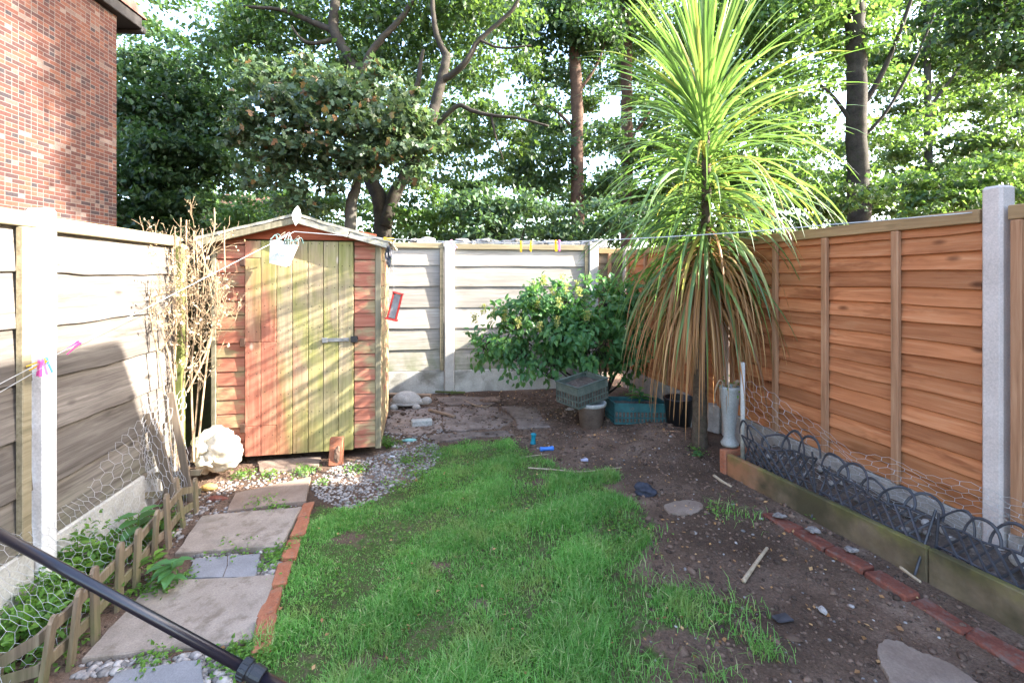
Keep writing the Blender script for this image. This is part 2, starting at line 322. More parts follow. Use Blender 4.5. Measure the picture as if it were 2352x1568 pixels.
def box(mb, x0, x1, y0, y1, z0, z1, bev=0.0, jit=0.0, R=None, T=None):
    bm = bmesh.new(); bmesh.ops.create_cube(bm, size=1)
    for v in bm.verts:
        v.co = Vector(((x0 + x1) / 2 + v.co.x * (x1 - x0), (y0 + y1) / 2 + v.co.y * (y1 - y0), (z0 + z1) / 2 + v.co.z * (z1 - z0)))
        if jit: v.co += Vector(tuple(rng.normal(0, jit, 3)))
    if bev: bmesh.ops.bevel(bm, geom=bm.edges[:], offset=bev, segments=1, affect='EDGES', profile=0.5)
    addbm(mb, bm, R, T)
def addbm(mb, bm, R=None, T=None):
    bm.verts.index_update()
    v = np.array([v.co[:] for v in bm.verts])
    if R is not None: v = v @ np.asarray(R).T
    if T is not None: v = v + np.asarray(T)
    g = {}
    for f in bm.faces: g.setdefault(len(f.verts), []).append([q.index for q in f.verts])
    mb.add(v, *[np.array(a) for a in g.values()])
    bm.free()

def tube(mb, pts, rad, n=6, cap=True):
    P = np.asarray(pts, float); k = len(P)
    R = np.full(k, rad) if np.isscalar(rad) else np.asarray(rad, float)
    T = np.gradient(P, axis=0); T /= np.linalg.norm(T, axis=1)[:, None] + 1e-12
    up = np.array([0, 0, 1.0]) if abs(T[0][2]) < 0.9 else np.array([1.0, 0, 0])
    A = np.cross(T[0], up); A /= np.linalg.norm(A)
    ang = np.arange(n) * 2 * np.pi / n
    rings = []
    for i in range(k):
        A = A - T[i] * A.dot(T[i]); A /= np.linalg.norm(A) + 1e-12
        B = np.cross(T[i], A)
        rings.append(P[i] + R[i] * (np.cos(ang)[:, None] * A + np.sin(ang)[:, None] * B))
    v = np.concatenate(rings)
    i, j = np.meshgrid(np.arange(k - 1), np.arange(n), indexing='ij')
    a = i * n + j; b = i * n + (j + 1) % n
    q = np.stack([a, b, b + n, a + n], -1).reshape(-1, 4)
    if cap: mb.add(v, q, np.array([np.arange(n)[::-1]]), np.array([np.arange(n) + (k - 1) * n]))
    else: mb.add(v, q)

def smooth_path(pts, m=6):
    P = np.asarray(pts, float)
    if len(P) < 3: return P
    E = np.vstack([2 * P[0] - P[1], P, 2 * P[-1] - P[-2]]); out = []
    for i in range(1, len(E) - 2):
        p0, p1, p2, p3 = E[i - 1:i + 3]
        for t in np.linspace(0, 1, m, endpoint=False):
            out.append(0.5 * ((2 * p1) + (-p0 + p2) * t + (2 * p0 - 5 * p1 + 4 * p2 - p3) * t**2 + (-p0 + 3 * p1 - 3 * p2 + p3) * t**3))
    out.append(P[-1]); return np.array(out)

def lathe(mb, prof, n=20, T=(0, 0, 0), R=None):
    prof = np.asarray(prof, float); k = len(prof)
    ang = np.arange(n) * 2 * np.pi / n
    v = np.stack([prof[:, 0][:, None] * np.cos(ang), prof[:, 0][:, None] * np.sin(ang), np.repeat(prof[:, 1][:, None], n, 1)], -1).reshape(-1, 3)
    if R is not None: v = v @ np.asarray(R).T
    i, j = np.meshgrid(np.arange(k - 1), np.arange(n), indexing='ij')
    a = i * n + j; b = i * n + (j + 1) % n
    mb.add(v + np.asarray(T), np.stack([a, b, b + n, a + n], -1).reshape(-1, 4))

_ico = {}
def ico(sub):
    if sub not in _ico:
        bm = bmesh.new(); bmesh.ops.create_icosphere(bm, subdivisions=sub, radius=1)
        _ico[sub] = (np.array([v.co[:] for v in bm.verts]), np.array([[q.index for q in f.verts] for f in bm.faces])); bm.free()
    return _ico[sub]
def lump(mb, c, r, sub=3, amp=0.25, freq=2.0, seed=0, R=None, rough=0.0):
    v, f = ico(sub); g = np.random.default_rng(seed)
    d = np.zeros(len(v))
    for o in range(4):
        for _ in range(3):
            k = g.normal(size=3); k /= np.linalg.norm(k)
            d += np.sin(v @ k * freq * 2**o + g.uniform(0, 6.28)) / (3 * 1.7**o)
    p = v * (1 + amp * d + rough * g.normal(size=len(v)))[:, None] * np.asarray(r)
    if R is not None: p = p @ np.asarray(R).T
    mb.add(p + np.asarray(c), f)

def nrm(a): return a / (np.linalg.norm(a, axis=-1, keepdims=True) + 1e-12)
KITE = (np.array([[0, 0, 0], [0.34, 0.42, 0.07], [0, 1, 0], [-0.34, 0.42, 0.07]]), np.array([[0, 1, 2, 3]]))
POINTY = (np.array([[0, 0, 0], [-0.3, 0.36, 0.06], [0, 0.42, -0.04], [0.3, 0.36, 0.06], [-0.2, 0.7, 0.0], [0, 0.72, -0.07], [0.2, 0.7, 0.0], [0, 1.05, -0.2]]),
          np.array([[0, 2, 1, 1], [0, 3, 2, 2]])[:, :3], np.array([[1, 2, 5, 4], [2, 3, 6, 5]]), np.array([[4, 5, 7], [5, 6, 7]]))
MAPLE = (np.array([[0, 0, 0], [0.16, 0.12, 0.03], [0.5, 0.3, 0.05], [0.2, 0.45, 0], [0.3, 0.75, 0.04], [0, 1, -0.06], [-0.3, 0.75, 0.04], [-0.2, 0.45, 0], [-0.5, 0.3, 0.05], [-0.16, 0.12, 0.03]]),
         np.array([[0, 1, 3, 7], [1, 2, 3, 3], [3, 4, 5, 7]]))
MAPLE = (MAPLE[0], np.array([[0, 1, 3, 7], [0, 7, 9, 9]])[:1], np.array([[1, 2, 3], [3, 4, 5], [3, 5, 7], [5, 6, 7], [7, 8, 9], [0, 7, 9]]))
def leaves(mb, P, D, N, S, tmpl=KITE):
    P = np.asarray(P, float); D = nrm(D); side = nrm(np.cross(D, N)); n = np.cross(side, D)
    t = tmpl[0]; m = len(t)
    v = P[:, None, :] + np.asarray(S)[:, None, None] * (t[None, :, 0:1] * side[:, None] + t[None, :, 1:2] * D[:, None] + t[None, :, 2:3] * n[:, None])
    base = (np.arange(len(P)) * m)[:, None, None]
    mb.add(v.reshape(-1, 3), *[(base + f[None]).reshape(-1, f.shape[1]) for f in tmpl[1:]])

def in_poly(x, y, poly):
    x = np.asarray(x); y = np.asarray(y); c = np.zeros(x.shape, bool)
    p = np.asarray(poly); q = np.roll(p, -1, 0)
    for (x1, y1), (x2, y2) in zip(p, q):
        hit = ((y1 > y) != (y2 > y)) & (x < (x2 - x1) * (y - y1) / (y2 - y1 + 1e-12) + x1)
        c ^= hit
    return c
_wk = rng.normal(size=(14, 2)) * np.array([2, 3, 4, 5, 7, 9, 12, 15, 18, 22, 27, 33, 40, 50])[:, None]
_wp = rng.uniform(0, 6.28, 14)
def wob(x, y, lo=0, hi=14):
    s = 0
    for i in range(lo, hi): s = s + np.sin(_wk[i, 0] * x + _wk[i, 1] * y + _wp[i]) / (1 + 0.35 * (i - lo))
    return s * 0.4

# ------------------------------------------------------------------ ground
LAWN_PX = [(640, 1700), (600, 1480), (640, 1345), (690, 1200), (722, 1160), (800, 1172), (880, 1135), (960, 1098), (985, 1060), (1010, 1025), (1070, 1008), (1175, 1010),
           (1222, 1045), (1300, 1078), (1425, 1085), (1432, 1105), (1380, 1122), (1460, 1150), (1495, 1200), (1512, 1245), (1470, 1290), (1400, 1310), (1480, 1345),
           (1620, 1352), (1680, 1392), (1640, 1440), (1520, 1432), (1440, 1470), (1530, 1500), (1440, 1560), (1500, 1700)]
LAWN = np.array([gr(px, py)[:2] for px, py in LAWN_PX])
BARE = [(gr(800, 1235), 0.07), (gr(1095, 1378), 0.06), (gr(850, 1525), 0.075), (gr(1235, 1112), 0.085), (gr(1010, 1300), 0.03), (gr(1270, 1350), 0.04), (gr(1345, 1430), 0.05)]
def gz(x, y):
    x = np.asarray(x, float); y = np.asarray(y, float)
    z = 0.010 * wob(x, y, 0, 5) + 0.0065 * wob(x, y, 6, 14)
    z = z + 0.09 * np.exp(-((x - 1.45)**2 + (y - 4.45)**2) / 0.30) + 0.05 * np.exp(-((x - 0.9)**2 + (y - 5.2)**2) / 0.5)
    z = z - 0.05 * np.exp(-((x - 1.62)**2 + (y - 4.02)**2) / 0.02)
    fade = np.clip(1.3 - np.hypot(x - 0.2, y - 3.5) / 9.0, 0, 1)
    return z * fade
def lawn_mask(x, y):
    x = np.asarray(x); y = np.asarray(y)
    m = in_poly(x + 0.035 * wob(x, y, 4, 11), y + 0.035 * wob(y, x, 4, 11), LAWN)
    for (c, r) in BARE: m &= ((x - c[0])**2 / 1.8 + (y - c[1])**2) > (r * .8 * (1 + 0.75 * wob(x, y, 7, 14)))**2
    return m

xs = np.concatenate([np.geomspace(-150, -3.6, 16)[:-1] * 1.0, np.arange(-3.6, 3.6, 0.024), -np.geomspace(-150, -3.6, 16)[::-1]])
ys = np.concatenate([np.linspace(-30, 0.8, 8)[:-1], np.arange(0.8, 7.4, 0.024), np.geomspace(7.4, 260, 16)])
Xg, Yg = np.meshgrid(xs, ys, indexing='ij')
Zg = gz(Xg, Yg)
nx, ny = Xg.shape
mb = MB()
i, j = np.meshgrid(np.arange(nx - 1), np.arange(ny - 1), indexing='ij')
a = i * ny + j
mb.add(np.stack([Xg, Yg, Zg], -1).reshape(-1, 3), np.stack([a, a + ny, a + ny + 1, a + 1], -1).reshape(-1, 4))
n = NT('garden_earth')
v = n.gen()
base = n.ramp(n.noise(v, 3.2, 7, 0.62), [(0.3, (0.088, 0.054, 0.036)), (0.5, (0.155, 0.10, 0.071)), (0.72, (0.24, 0.168, 0.126))])
base = n.mix(n.ramp(n.noise(v, 1.15, 4, 0.5), [(0.45, 0.0), (0.62, 0.75)]), base, (0.062, 0.04, 0.028))
base = n.mix(0.75, base, n.ramp(n.noise(v, 75, 5, 0.7), [(0.3, 0.45), (0.7, 1.5)]), 'MULTIPLY')
speck = n.add('TexVoronoi', {'Vector': v, 'Scale': 55.0}, out=0)
base = n.mix(n.ramp(speck, [(0.06, 0.4), (0.14, 0.0)]), base, (0.26, 0.21, 0.17))
moss = n.add('Attribute', out=2, attribute_name='moss')
base = n.mix(n.math('MULTIPLY', moss, n.ramp(n.noise(v, 30, 4), [(0.35, 0.25), (0.6, 0.9)])), base, (0.05, 0.105, 0.018))
n.bump(n.math('ADD', n.noise(v, 18, 8, 0.7), n.math('MULTIPLY', n.noise(v, 90, 4, 0.7), 0.5)), 0.9, 0.03)
M['earth'] = n.fin(base, 0.95, 0.15)
g = mb.build('ground', M['earth'], smooth=True); tag(g, kind='structure')
mk = lawn_mask(Xg.ravel(), Yg.ravel()).astype(np.float32)
at_ = g.data.attributes.new('moss', 'FLOAT', 'POINT'); at_.data.foreach_set('value', mk)

# worn concrete paving at the back, cracked into pieces
mb = MB()
pieces = [[(880, 958), (905, 930), (1010, 935), (1015, 985), (960, 1000), (895, 995)], [(1018, 935), (1140, 935), (1180, 965), (1150, 985), (1020, 990)],
          [(985, 1000), (1075, 992), (1170, 990), (1185, 1002), (1060, 1006), (1000, 1018)], [(1150, 938), (1230, 940), (1262, 985), (1190, 990), (1185, 965)], [(1000, 915), (1060, 912), (1150, 920), (1130, 932), (1020, 931)]]
for k, pc in enumerate(pieces):
    pts = np.array([gr(px, py)[:2] for px, py in pc]); c = pts.mean(0)
    dens = []
    for p, q in zip(pts, np.roll(pts, -1, 0)):
        for t in np.linspace(0, 1, 6, endpoint=False): dens.append(p + (q - p) * t + rng.normal(0, 0.012, 2))
    dens = np.array(dens); m = len(dens)
    top = 0.009 + 0.002 * k
    zt = gz(c[0], c[1]) + top
    V = np.vstack([np.c_[dens, np.full(m, zt - 0.004)], np.c_[c + (dens - c) * 0.96, np.full(m, zt)], np.c_[dens, np.full(m, zt - 0.06)]])
    ii = np.arange(m); jj = (ii + 1) % m
    mb.add(V, np.stack([ii, jj, jj + m, ii + m], -1), np.stack([ii + 2 * m, jj + 2 * m, jj, ii], -1), np.array([ii + m]))
M['old_paving'] = rocky('cracked_old_concrete', (0.16, 0.118, 0.095), (0.26, 0.2, 0.17), (0.11, 0.08, 0.064), 9, 0.7, fine=90, stains=(0.10, 0.072, 0.057), stain_amt=0.95)
tag(mb.build('old_paving', M['old_paving']), kind='structure')

# ------------------------------------------------------------------ grass, weeds, gravel (stuff)
def blades(mb, x, y, h, w, lean=0.5):
    k = len(x); z = gz(x, y) - 0.004
    az = rng.uniform(0, 6.28, k); d = np.stack([np.cos(az), np.sin(az), 0 * az], -1)
    s = np.stack([-np.sin(az), np.cos(az), 0 * az], -1)
    b = np.stack([x, y, z], -1); up = np.array([0, 0, 1.0])
    le = np.abs(rng.normal(lean, 0.35, k))[:, None]; H = h[:, None]; W = w[:, None]
    m1 = b + up * H * 0.55 + d * H * 0.22 * le
    tp = b + up * H * (1 - 0.22 * le) + d * H * 0.85 * le
    v = np.stack([b - s * W, b + s * W, m1 - s * W * 0.8, m1 + s * W * 0.8, tp], 1).reshape(-1, 3)
    o = (np.arange(k) * 5)[:, None]
    mb.add(v, o + np.array([[0, 1, 3, 2]]), o + np.array([[2, 3, 4]]))
mb = MB()
K = 400000
x = rng.uniform(-1.6, 1.3, K); y = rng.uniform(1.2, 4.6, K)
keep = lawn_mask(x, y)
jx, jy = x + rng.normal(0, .05, K), y + rng.normal(0, .05, K)
near = (~keep) & in_poly(jx, jy, LAWN) & (rng.uniform(0, 1, K) < .22); keep = keep & (in_poly(jx, jy, LAWN) | (rng.uniform(0, 1, K) < .5)) | near
dens = np.clip(0.58 + 0.5 * wob(x, y, 4, 11) - np.clip((y - 3.0) * 0.25, 0, .45), 0.2, 1)
dens *= np.where(x + 0.25 * (y - 1.8) > 0.35, np.clip(0.42 + 0.75 * wob(x, y, 3, 9), 0.03, 1), 1)
keep &= rng.uniform(0, 1, K) < dens
x, y = x[keep], y[keep]
hh = np.clip(0.05 + 0.045 * wob(x, y, 2, 9), 0.014, 0.12) * rng.uniform(0.5, 1.35, len(x)) * np.clip(1.5 - 0.28 * y, 0.38, 1.15)
blades(mb, x, y, hh, rng.uniform(0.0011, 0.0026, len(x)), 0.75)
# tufts outside the lawn
for px, py, r, k in [(1700, 1400, .06, 90), (1740, 1480, .05, 120), (1690, 1180, .09, 120), (1410, 1540, .09, 240), (1480, 1560, .06, 130), (1450, 1320, .06, 110), (1755, 1500, .03, 60), (1640, 1560, .05, 80), (1430, 1200, .05, 60), (700, 1090, .05, 70), (1560, 1380, .09, 200), (1620, 1420, .07, 160)]:
    c = gr(px, py); xx = c[0] + rng.normal(0, r, k); yy = c[1] + rng.normal(0, r, k)
    blades(mb, xx, yy, rng.uniform(0.025, 0.08, k), rng.uniform(0.0011, 0.0024, k), 0.9)
tag(mb.build('lawn_grass', M['grass']), 'patchy bright green lawn grass running down the middle of the garden', 'grass', kind='stuff')

mb = MB()
def weed_patch(px, py, r, k, s=0.02, h=0.03):
    c = gr(px, py); xx = c[0] + rng.normal(0, r, k); yy = c[1] + rng.normal(0, r, k)
    P = np.stack([xx, yy, gz(xx, yy) + rng.uniform(0.004, h, k)], -1)
    D = rng.normal(size=(k, 3)); D[:, 2] = np.abs(D[:, 2]) * 0.4
    N = rng.normal(0, 0.45, (k, 3)); N[:, 2] = 1
    leaves(mb, P, D, N, rng.uniform(0.6, 1.3, k) * s, POINTY)
for a in [(900, 1020, .06, 140), (880, 1012, .04, 120), (940, 1060, .07, 260), (960, 1090, .07, 200), (985, 1035, .06, 160), (905, 1120, .05, 110), (820, 1080, .05, 160), (740, 1110, .03, 60), (560, 1093, .05, 140), (620, 1095, .04, 90),
          (700, 1085, .05, 110), (600, 1160, .05, 110), (640, 1170, .05, 80), (520, 1262, .06, 120), (565, 1258, .04, 90), (640, 1268, .04, 150), (630, 1285, .03, 80), (615, 1300, .03, 60), (380, 1350, .05, 160), (340, 1355, .05, 120), (430, 1330, .03, 70),
          (560, 1505, .05, 220), (590, 1520, .04, 150), (530, 1520, .04, 120), (350, 1522, .04, 110), (120, 1500, .06, 150), (1600, 1040, .04, 80), (1440, 910, .05, 60), (1005, 892, .05, 60), (1040, 905, .03, 40), (1870, 1190, .03, 40), (1650, 1180, .05, 60), (760, 1350, .05, 60), (1000, 1120, .1, 160), (1120, 1120, .12, 200), (1200, 1180, .12, 200), (1080, 1065, .12, 200), (1180, 1050, .08, 120), (1350, 1180, .1, 150), (1440, 1215, .07, 160), (1420, 1250, .05, 120), (900, 1235, .1, 100), (800, 1200, .1, 90)]:
    weed_patch(*a)
x, y = rng.uniform(-1.3, 1.2, 5200), rng.uniform(1.5, 4.4, 5200); kp = lawn_mask(x, y) & (wob(x, y, 3, 9) + rng.normal(0, .3, 5200) + .35 * (y - 2.6) > .25); x, y = x[kp], y[kp]; k = len(x)
leaves(mb, np.stack([x, y, gz(x, y) + rng.uniform(.012, .035, k)], -1), rng.normal(size=(k, 3)) * [1, 1, .3], rng.normal(0, .35, (k, 3)) + [0, 0, 1], rng.uniform(.012, .026, k), POINTY)
tag(mb.build('low_weeds', M['lf_weed']), 'small leafy green weeds sprouting in the gravel, lawn and slab joints', 'weeds', kind='stuff')

mb = MB()
def bank(px, py, r, k, s, h):
    c = gr(px, py); xx = c[0] + rng.normal(0, r, k); yy = c[1] + rng.normal(0, r * 1.3, k)
    P = np.stack([xx, yy, gz(xx, yy) + h * rng.uniform(0, 1, k)**1.5], -1)
    D = rng.normal(size=(k, 3)); D[:, 2] *= 0.5
    N = rng.normal(0, 0.5, (k, 3)); N[:, 2] = 1
    leaves(mb, P, D, N, rng.uniform(0.6, 1.3, k) * s, POINTY)
for a in [(60, 1470, .09, 420, .035, .14), (140, 1400, .09, 420, .035, .13), (210, 1330, .08, 420, .034, .14), (270, 1280, .08, 380, .034, .12), (330, 1230, .07, 260, .03, .10), (0, 1520, .1, 350, .035, .14), (180, 1300, .07, 260, .032, .22), (380, 1215, .05, 140, .03, .07), (100, 1360, .06, 220, .03, .12), (20, 1420, .08, 260, .03, .1)]:
    bank(*a)
tag(mb.build('ground_ivy', M['lf_weed']), 'low leafy ground cover growing between picket fence and left fence', 'ground cover', kind='stuff')

def pebbles(mb, x, y, s, sub=1, flat=0.65, dz=0.0):
    v, f = ico(sub); k = len(x)
    a = rng.uniform(0, 6.28, k); ca, sa = np.cos(a), np.sin(a)
    sx = s * rng.uniform(0.75, 1.4, k); sy = s * rng.uniform(0.7, 1.1, k); sz = s * flat * rng.uniform(0.7, 1.1, k)
    vv = v[None] * (1 + 0.16 * rng.normal(size=(k, len(v), 1)))
    X = vv[..., 0] * sx[:, None]; Y = vv[..., 1] * sy[:, None]; Z = vv[..., 2] * sz[:, None]
    P = np.stack([x[:, None] + X * ca[:, None] - Y * sa[:, None], y[:, None] + X * sa[:, None] + Y * ca[:, None], (gz(x, y) + dz)[:, None] + Z + (sz * 0.25)[:, None]], -1)
    o = (np.arange(k) * len(v))[:, None, None]
    mb.add(P.reshape(-1, 3), (o + f[None]).reshape(-1, 3))
def scatter_poly(poly_px, k):
    p = np.array([gr(a, b)[:2] for a, b in poly_px]); lo, hi = p.min(0), p.max(0)
    q = rng.uniform(lo, hi, (k * 3, 2)); q = q[in_poly(q[:, 0], q[:, 1], p)]
    return q[:k, 0], q[:k, 1]
mb = MB()
for poly, k, s in [([(720, 1108), (760, 1075), (860, 1045), (1000, 1010), (1015, 1040), (985, 1080), (940, 1110), (860, 1150), (800, 1172), (745, 1150), (715, 1130)], 1900, 0.009),
                   ([(880, 985), (1010, 960), (1030, 1010), (900, 1030)], 260, 0.010),
                   ([(540, 1085), (745, 1080), (715, 1105), (520, 1130)], 150, 0.010), ([(470, 1120), (530, 1095), (545, 1130), (440, 1200), (400, 1260), (380, 1250)], 150, 0.010),
                   ([(590, 1290), (645, 1262), (640, 1325), (592, 1328)], 130, 0.0125), ([(180, 1520), (590, 1490), (560, 1560), (470, 1640), (460, 1530), (180, 1555)], 330, 0.013),
                   ([(525, 1160), (705, 1160), (690, 1175), (450, 1200)], 130, 0.010), ([(400, 1275), (645, 1262), (600, 1280), (430, 1288)], 90, 0.011), ([(330, 1330), (640, 1322), (632, 1332), (330, 1345)], 70, 0.010)]:
    x, y = scatter_poly(poly, k)
    pebbles(mb, x, y, s * rng.lognormal(0, 0.3, len(x)))
x, y = scatter_poly([(900, 925), (1300, 905), (1640, 1030), (1700, 1080), (2200, 1400), (2100, 1700), (1450, 1700), (1500, 1300), (1450, 1120), (1250, 1050)], 420)
pebbles(mb, x, y, 0.0055 * rng.lognormal(0, 0.4, len(x)))
tag(mb.build('gravel', M['pebble'], smooth=True), 'pale gravel pebbles spread round the slabs and shed front', 'gravel', kind='stuff')
mb = MB()
x, y = scatter_poly([(890, 925), (1300, 900), (1560, 960), (1660, 1060), (2352, 1480), (2352, 1900), (1400, 1900), (1500, 1300), (1450, 1120), (1250, 1050)], 9000)
pebbles(mb, x, y, 0.0048 * rng.lognormal(0, 0.55, len(x)), 1, 0.7)
x, y = scatter_poly([(890, 925), (1300, 900), (1560, 960), (1660, 1060), (2352, 1480), (2352, 1900), (1400, 1900), (1500, 1300), (1450, 1120), (1250, 1050)], 900)
pebbles(mb, x, y, 0.011 * rng.lognormal(0, 0.35, len(x)), 1, 0.55)
x, y = scatter_poly([(880, 905), (1230, 905), (1280, 1000), (1000, 1030), (880, 1000)], 900)
pebbles(mb, x, y, 0.008 * rng.lognormal(0, 0.5, len(x)), 1, 0.5, .012)
x, y = scatter_poly([(450, 1050), (760, 1050), (720, 1110), (560, 1130), (330, 1330), (60, 1700), (-200, 1700), (240, 1290)], 1800)
pebbles(mb, x, y, 0.0055 * rng.lognormal(0, 0.5, len(x)), 1, 0.7)
tag(mb.build('loose_dirt', M['clod'], smooth=True), 'crumbs of loose brown dirt over the bare ground', 'dirt', kind='stuff')
mb = MB()
P = []
x, y = scatter_poly([(1000, 900), (1300, 890), (1500, 960), (1640, 1060), (1450, 1100), (1200, 1010)], 420)
leaves(mb, np.stack([x, y, gz(x, y) + 0.012], -1), rng.normal(size=(len(x), 3)) * [1, 1, .2], rng.normal(0, .35, (len(x), 3)) + [0, 0, 1], rng.uniform(0.01, 0.035, len(x)), KITE)
x, y = scatter_poly([(1500, 1100), (1700, 1080), (2200, 1420), (2000, 1600), (1500, 1500)], 160)
leaves(mb, np.stack([x, y, gz(x, y) + 0.010], -1), rng.normal(size=(len(x), 3)) * [1, 1, .2], rng.normal(0, .35, (len(x), 3)) + [0, 0, 1], rng.uniform(0.01, 0.03, len(x)), KITE)
x, y = rng.uniform(-1.2, 1.1, 260), rng.uniform(1.4, 4.4, 260)
leaves(mb, np.stack([x, y, gz(x, y) + rng.uniform(.012, .03, 260)], -1), rng.normal(size=(260, 3)) * [1, 1, .3], rng.normal(0, .35, (260, 3)) + [0, 0, 1], rng.uniform(0.008, 0.024, 260), KITE)
tag(mb.build('leaf_litter', M['palm_dead']), 'scraps of dead brown leaf lying on bare earth and lawn', 'leaf litter', kind='stuff')

# ------------------------------------------------------------------ fences
def wavy(k, amp, seed):
    g_ = np.random.default_rng(seed); t = np.linspace(0, 1, k); s = 0
    for o in range(1, 6): s = s + np.sin(t * 6.28 * o * g_.uniform(.6, 1.3) + g_.uniform(0, 6.28)) / o**0.8
    return amp * s * 0.5
def boards(mb, x0, x1, z0, z1, nb, y, wav, lap=0.016, seed=0, thick=0.012, k=22):
    h = (z1 - z0) / nb; xs_ = np.linspace(x0, x1, k)
    for b in range(nb):
        zb = z0 + b * h + wavy(k, wav, seed * 100 + b) * (b > 0); zt = np.full(k, min(z0 + (b + 1) * h * 1.0 + h * 0.14, z1))
        tw = wavy(k, 0.002, seed * 77 + b)
        rows = [(y - 0.004 + 0 * tw, zt), (y - 0.004 - lap * 0.5 + tw, zb * 0.45 + zt * 0.55), (y - 0.004 - lap + tw, zb + 0.004), (y - lap + tw, zb), (y - lap + thick + tw, zb), (y + 0.006 + 0 * tw, zt)]
        v = np.stack([np.stack([xs_, np.broadcast_to(r[0], k), r[1]], -1) for r in rows], 1).reshape(-1, 3)
        m = len(rows); i, j = np.meshgrid(np.arange(k - 1), np.arange(m), indexing='ij')
        a = i * m + j; c = i * m + (j + 1) % m
        mb.add(v, np.stack([a, a + m, c + m, c], -1).reshape(-1, 4), np.array([np.arange(m)]), np.array([np.arange(m)[::-1] + (k - 1) * m]))
def simple(parent, name, mat, *boxes, bev=0.004, label=None, jit=0.0):
    m_ = MB()
    for b in boxes: box(m_, *b, bev=bev, jit=jit)
    o = m_.build(name, mat, parent, local=True)
    if label: o['label'] = label
    return o
def panel(parent, mat, railm, battm, x0, x1, z0, z1, nb, wav, lap, seed, battens, rail=(0.07, 0.045), bw=0.045, k=22, y=0.0):
    m_ = MB(); boards(m_, x0 + 0.006, x1 - 0.006, z0, z1 - 0.02, nb, y, wav, lap, seed, k=k)
    p = m_.build('panel', mat, parent, local=True)
    simple(p, 'capping_rail', railm, (x0 + 0.004, x1 - 0.004, y - rail[1], y + 0.02, z1 - rail[0], z1))
    for b in battens: simple(p, 'batten', battm, (b - bw / 2, b + bw / 2, y - 0.052, y - lap - 0.001, z0 + 0.004, z1 - rail[0] - 0.003))
    return p
# left
P0 = uv(-1.9, 0)
t = thing('wooden_fence', 'weathered grey wide-board fence in sunlight along the left side, with white concrete post', 'fence', P0, TH + math.pi / 2)
panel(t, M['fence_grey'], M['rail'], M['rail'], 0.9, 2.53, 0.25, 1.80, 6, 0.004, 0.02, 1, [2.46], bw=0.05)
panel(t, M['fence_grey'], M['rail'], M['rail'], 2.64, 3.76, 0.235, 1.79, 6, 0.006, 0.02, 2, [])
simple(t, 'concrete_post', M['concrete_white'], (2.547, 2.632, -0.055, 0.03, -0.1, 1.825), bev=0.012)
simple(t, 'gravel_board', M['gravel_board'], (0.9, 2.53, -0.03, 0.02, -0.1, 0.246), bev=0.008)
simple(t, 'gravel_board', M['gravel_board'], (2.64, 3.76, -0.03, 0.02, -0.1, 0.231), bev=0.008)
simple(t, 'end_batten', M['moss_batten'], (3.763, 3.815, -0.05, 0.03, 0.0, 1.74))
bend = MB()
box(bend, 1.0, 1.02, -0.06, -0.02, 1.3, 1.31); 
t2 = thing('wooden_fence', 'mossy fence darkened as if shaded, in the gap between left fence and shed', 'fence', uv(-2.14, 0), TH + math.pi / 2)
panel(t2, M['fence_dark'], M['fence_dark'], M['fence_dark'], 3.70, 5.9, 0.05, 1.66, 7, 0.008, 0.02, 3, [4.3])  # mossy boards, wood colour also darkened to stand for shade in the recess
# back
BX, BY = 0.14, 6.34
def bs(px):
    r = (px - CX) / F
    return (BY * r - BX) / (CT - ST * r)
t = thing('wooden_fence', 'silvery grey wide-board fence across the back between concrete posts', 'fence', (BX, BY, 0), TH)
s0, s1, s2, s3, s4 = bs(700), bs(1020), bs(1044), bs(1350), bs(1372)
panel(t, M['fence_back'], M['rail'], M['rail'], s0, s1, 0.29, 1.94, 6, 0.005, 0.018, 4, [s1 - 0.03])
panel(t, M['fence_back'], M['rail'], M['rail'], s2, s3, 0.29, 1.93, 6, 0.005, 0.018, 5, [s3 - 0.03])
simple(t, 'gravel_board', M['gravel_board'], (s0, s1, -0.03, 0.02, -0.1, 0.286), bev=0.008)
simple(t, 'gravel_board', M['gravel_board'], (s2, s3, -0.03, 0.02, -0.1, 0.286), bev=0.008)
for a_, b_ in ((s1 + .003, s2 - .003), (s3 + .003, s4 - .003)):
    simple(t, 'concrete_post', M['concrete'], (a_, b_, -0.065, 0.035, -0.1, 1.965), bev=0.012)
s5 = bs(1424)
t = thing('wooden_fence', 'narrow dull brown fence panel in the back right corner', 'fence', (BX, BY, 0), TH)
panel(t, M['fence_brown'], M['rail_brown'], M['batten'], s4 + 0.004, s5 + 0.14, 0.2, 1.89, 9, 0.006, 0.016, 6, [(s4 + s5) / 2])
# right
RA, RB = np.array([2.42, 2.36]), np.array([1.574, 6.5])
rd = (RA - RB) / np.linalg.norm(RA - RB); RL = np.linalg.norm(RA - RB)
rang = math.atan2(rd[1], rd[0])
t = thing('wooden_fence', 'orange brown lapped board fence along the shaded right side', 'fence', (RB[0], RB[1], 0), rang)
panel(t, M['fence_orange'], M['rail_brown'], M['batten'], 0.06, 2.11, 0.27, 1.86, 16, 0.007, 0.022, 7, [0.1, 0.6, 1.1, 1.6, 2.07])
panel(t, M['fence_orange'], M['rail_brown'], M['batten'], 2.215, RL - 0.05, 0.27, 1.845, 16, 0.007, 0.022, 8, [2.25, 2.776, 3.242, 3.742])
panel(t, M['fence_orange'], M['rail_brown'], M['batten'], RL + 0.06, RL + 1.6, 0.27, 1.845, 16, 0.007, 0.022, 9, [RL + .1, RL + .6])
for a_, b_ in ((0.056, 2.11), (2.216, RL - 0.052), (RL + 0.054, RL + 1.6)):
    simple(t, 'light_stop_strip', M['rail_brown'], (a_, b_, 0.0225, 0.045, 0.2, 0.36))  # added unseen strip, stops sunlight leaking between panel and gravel board
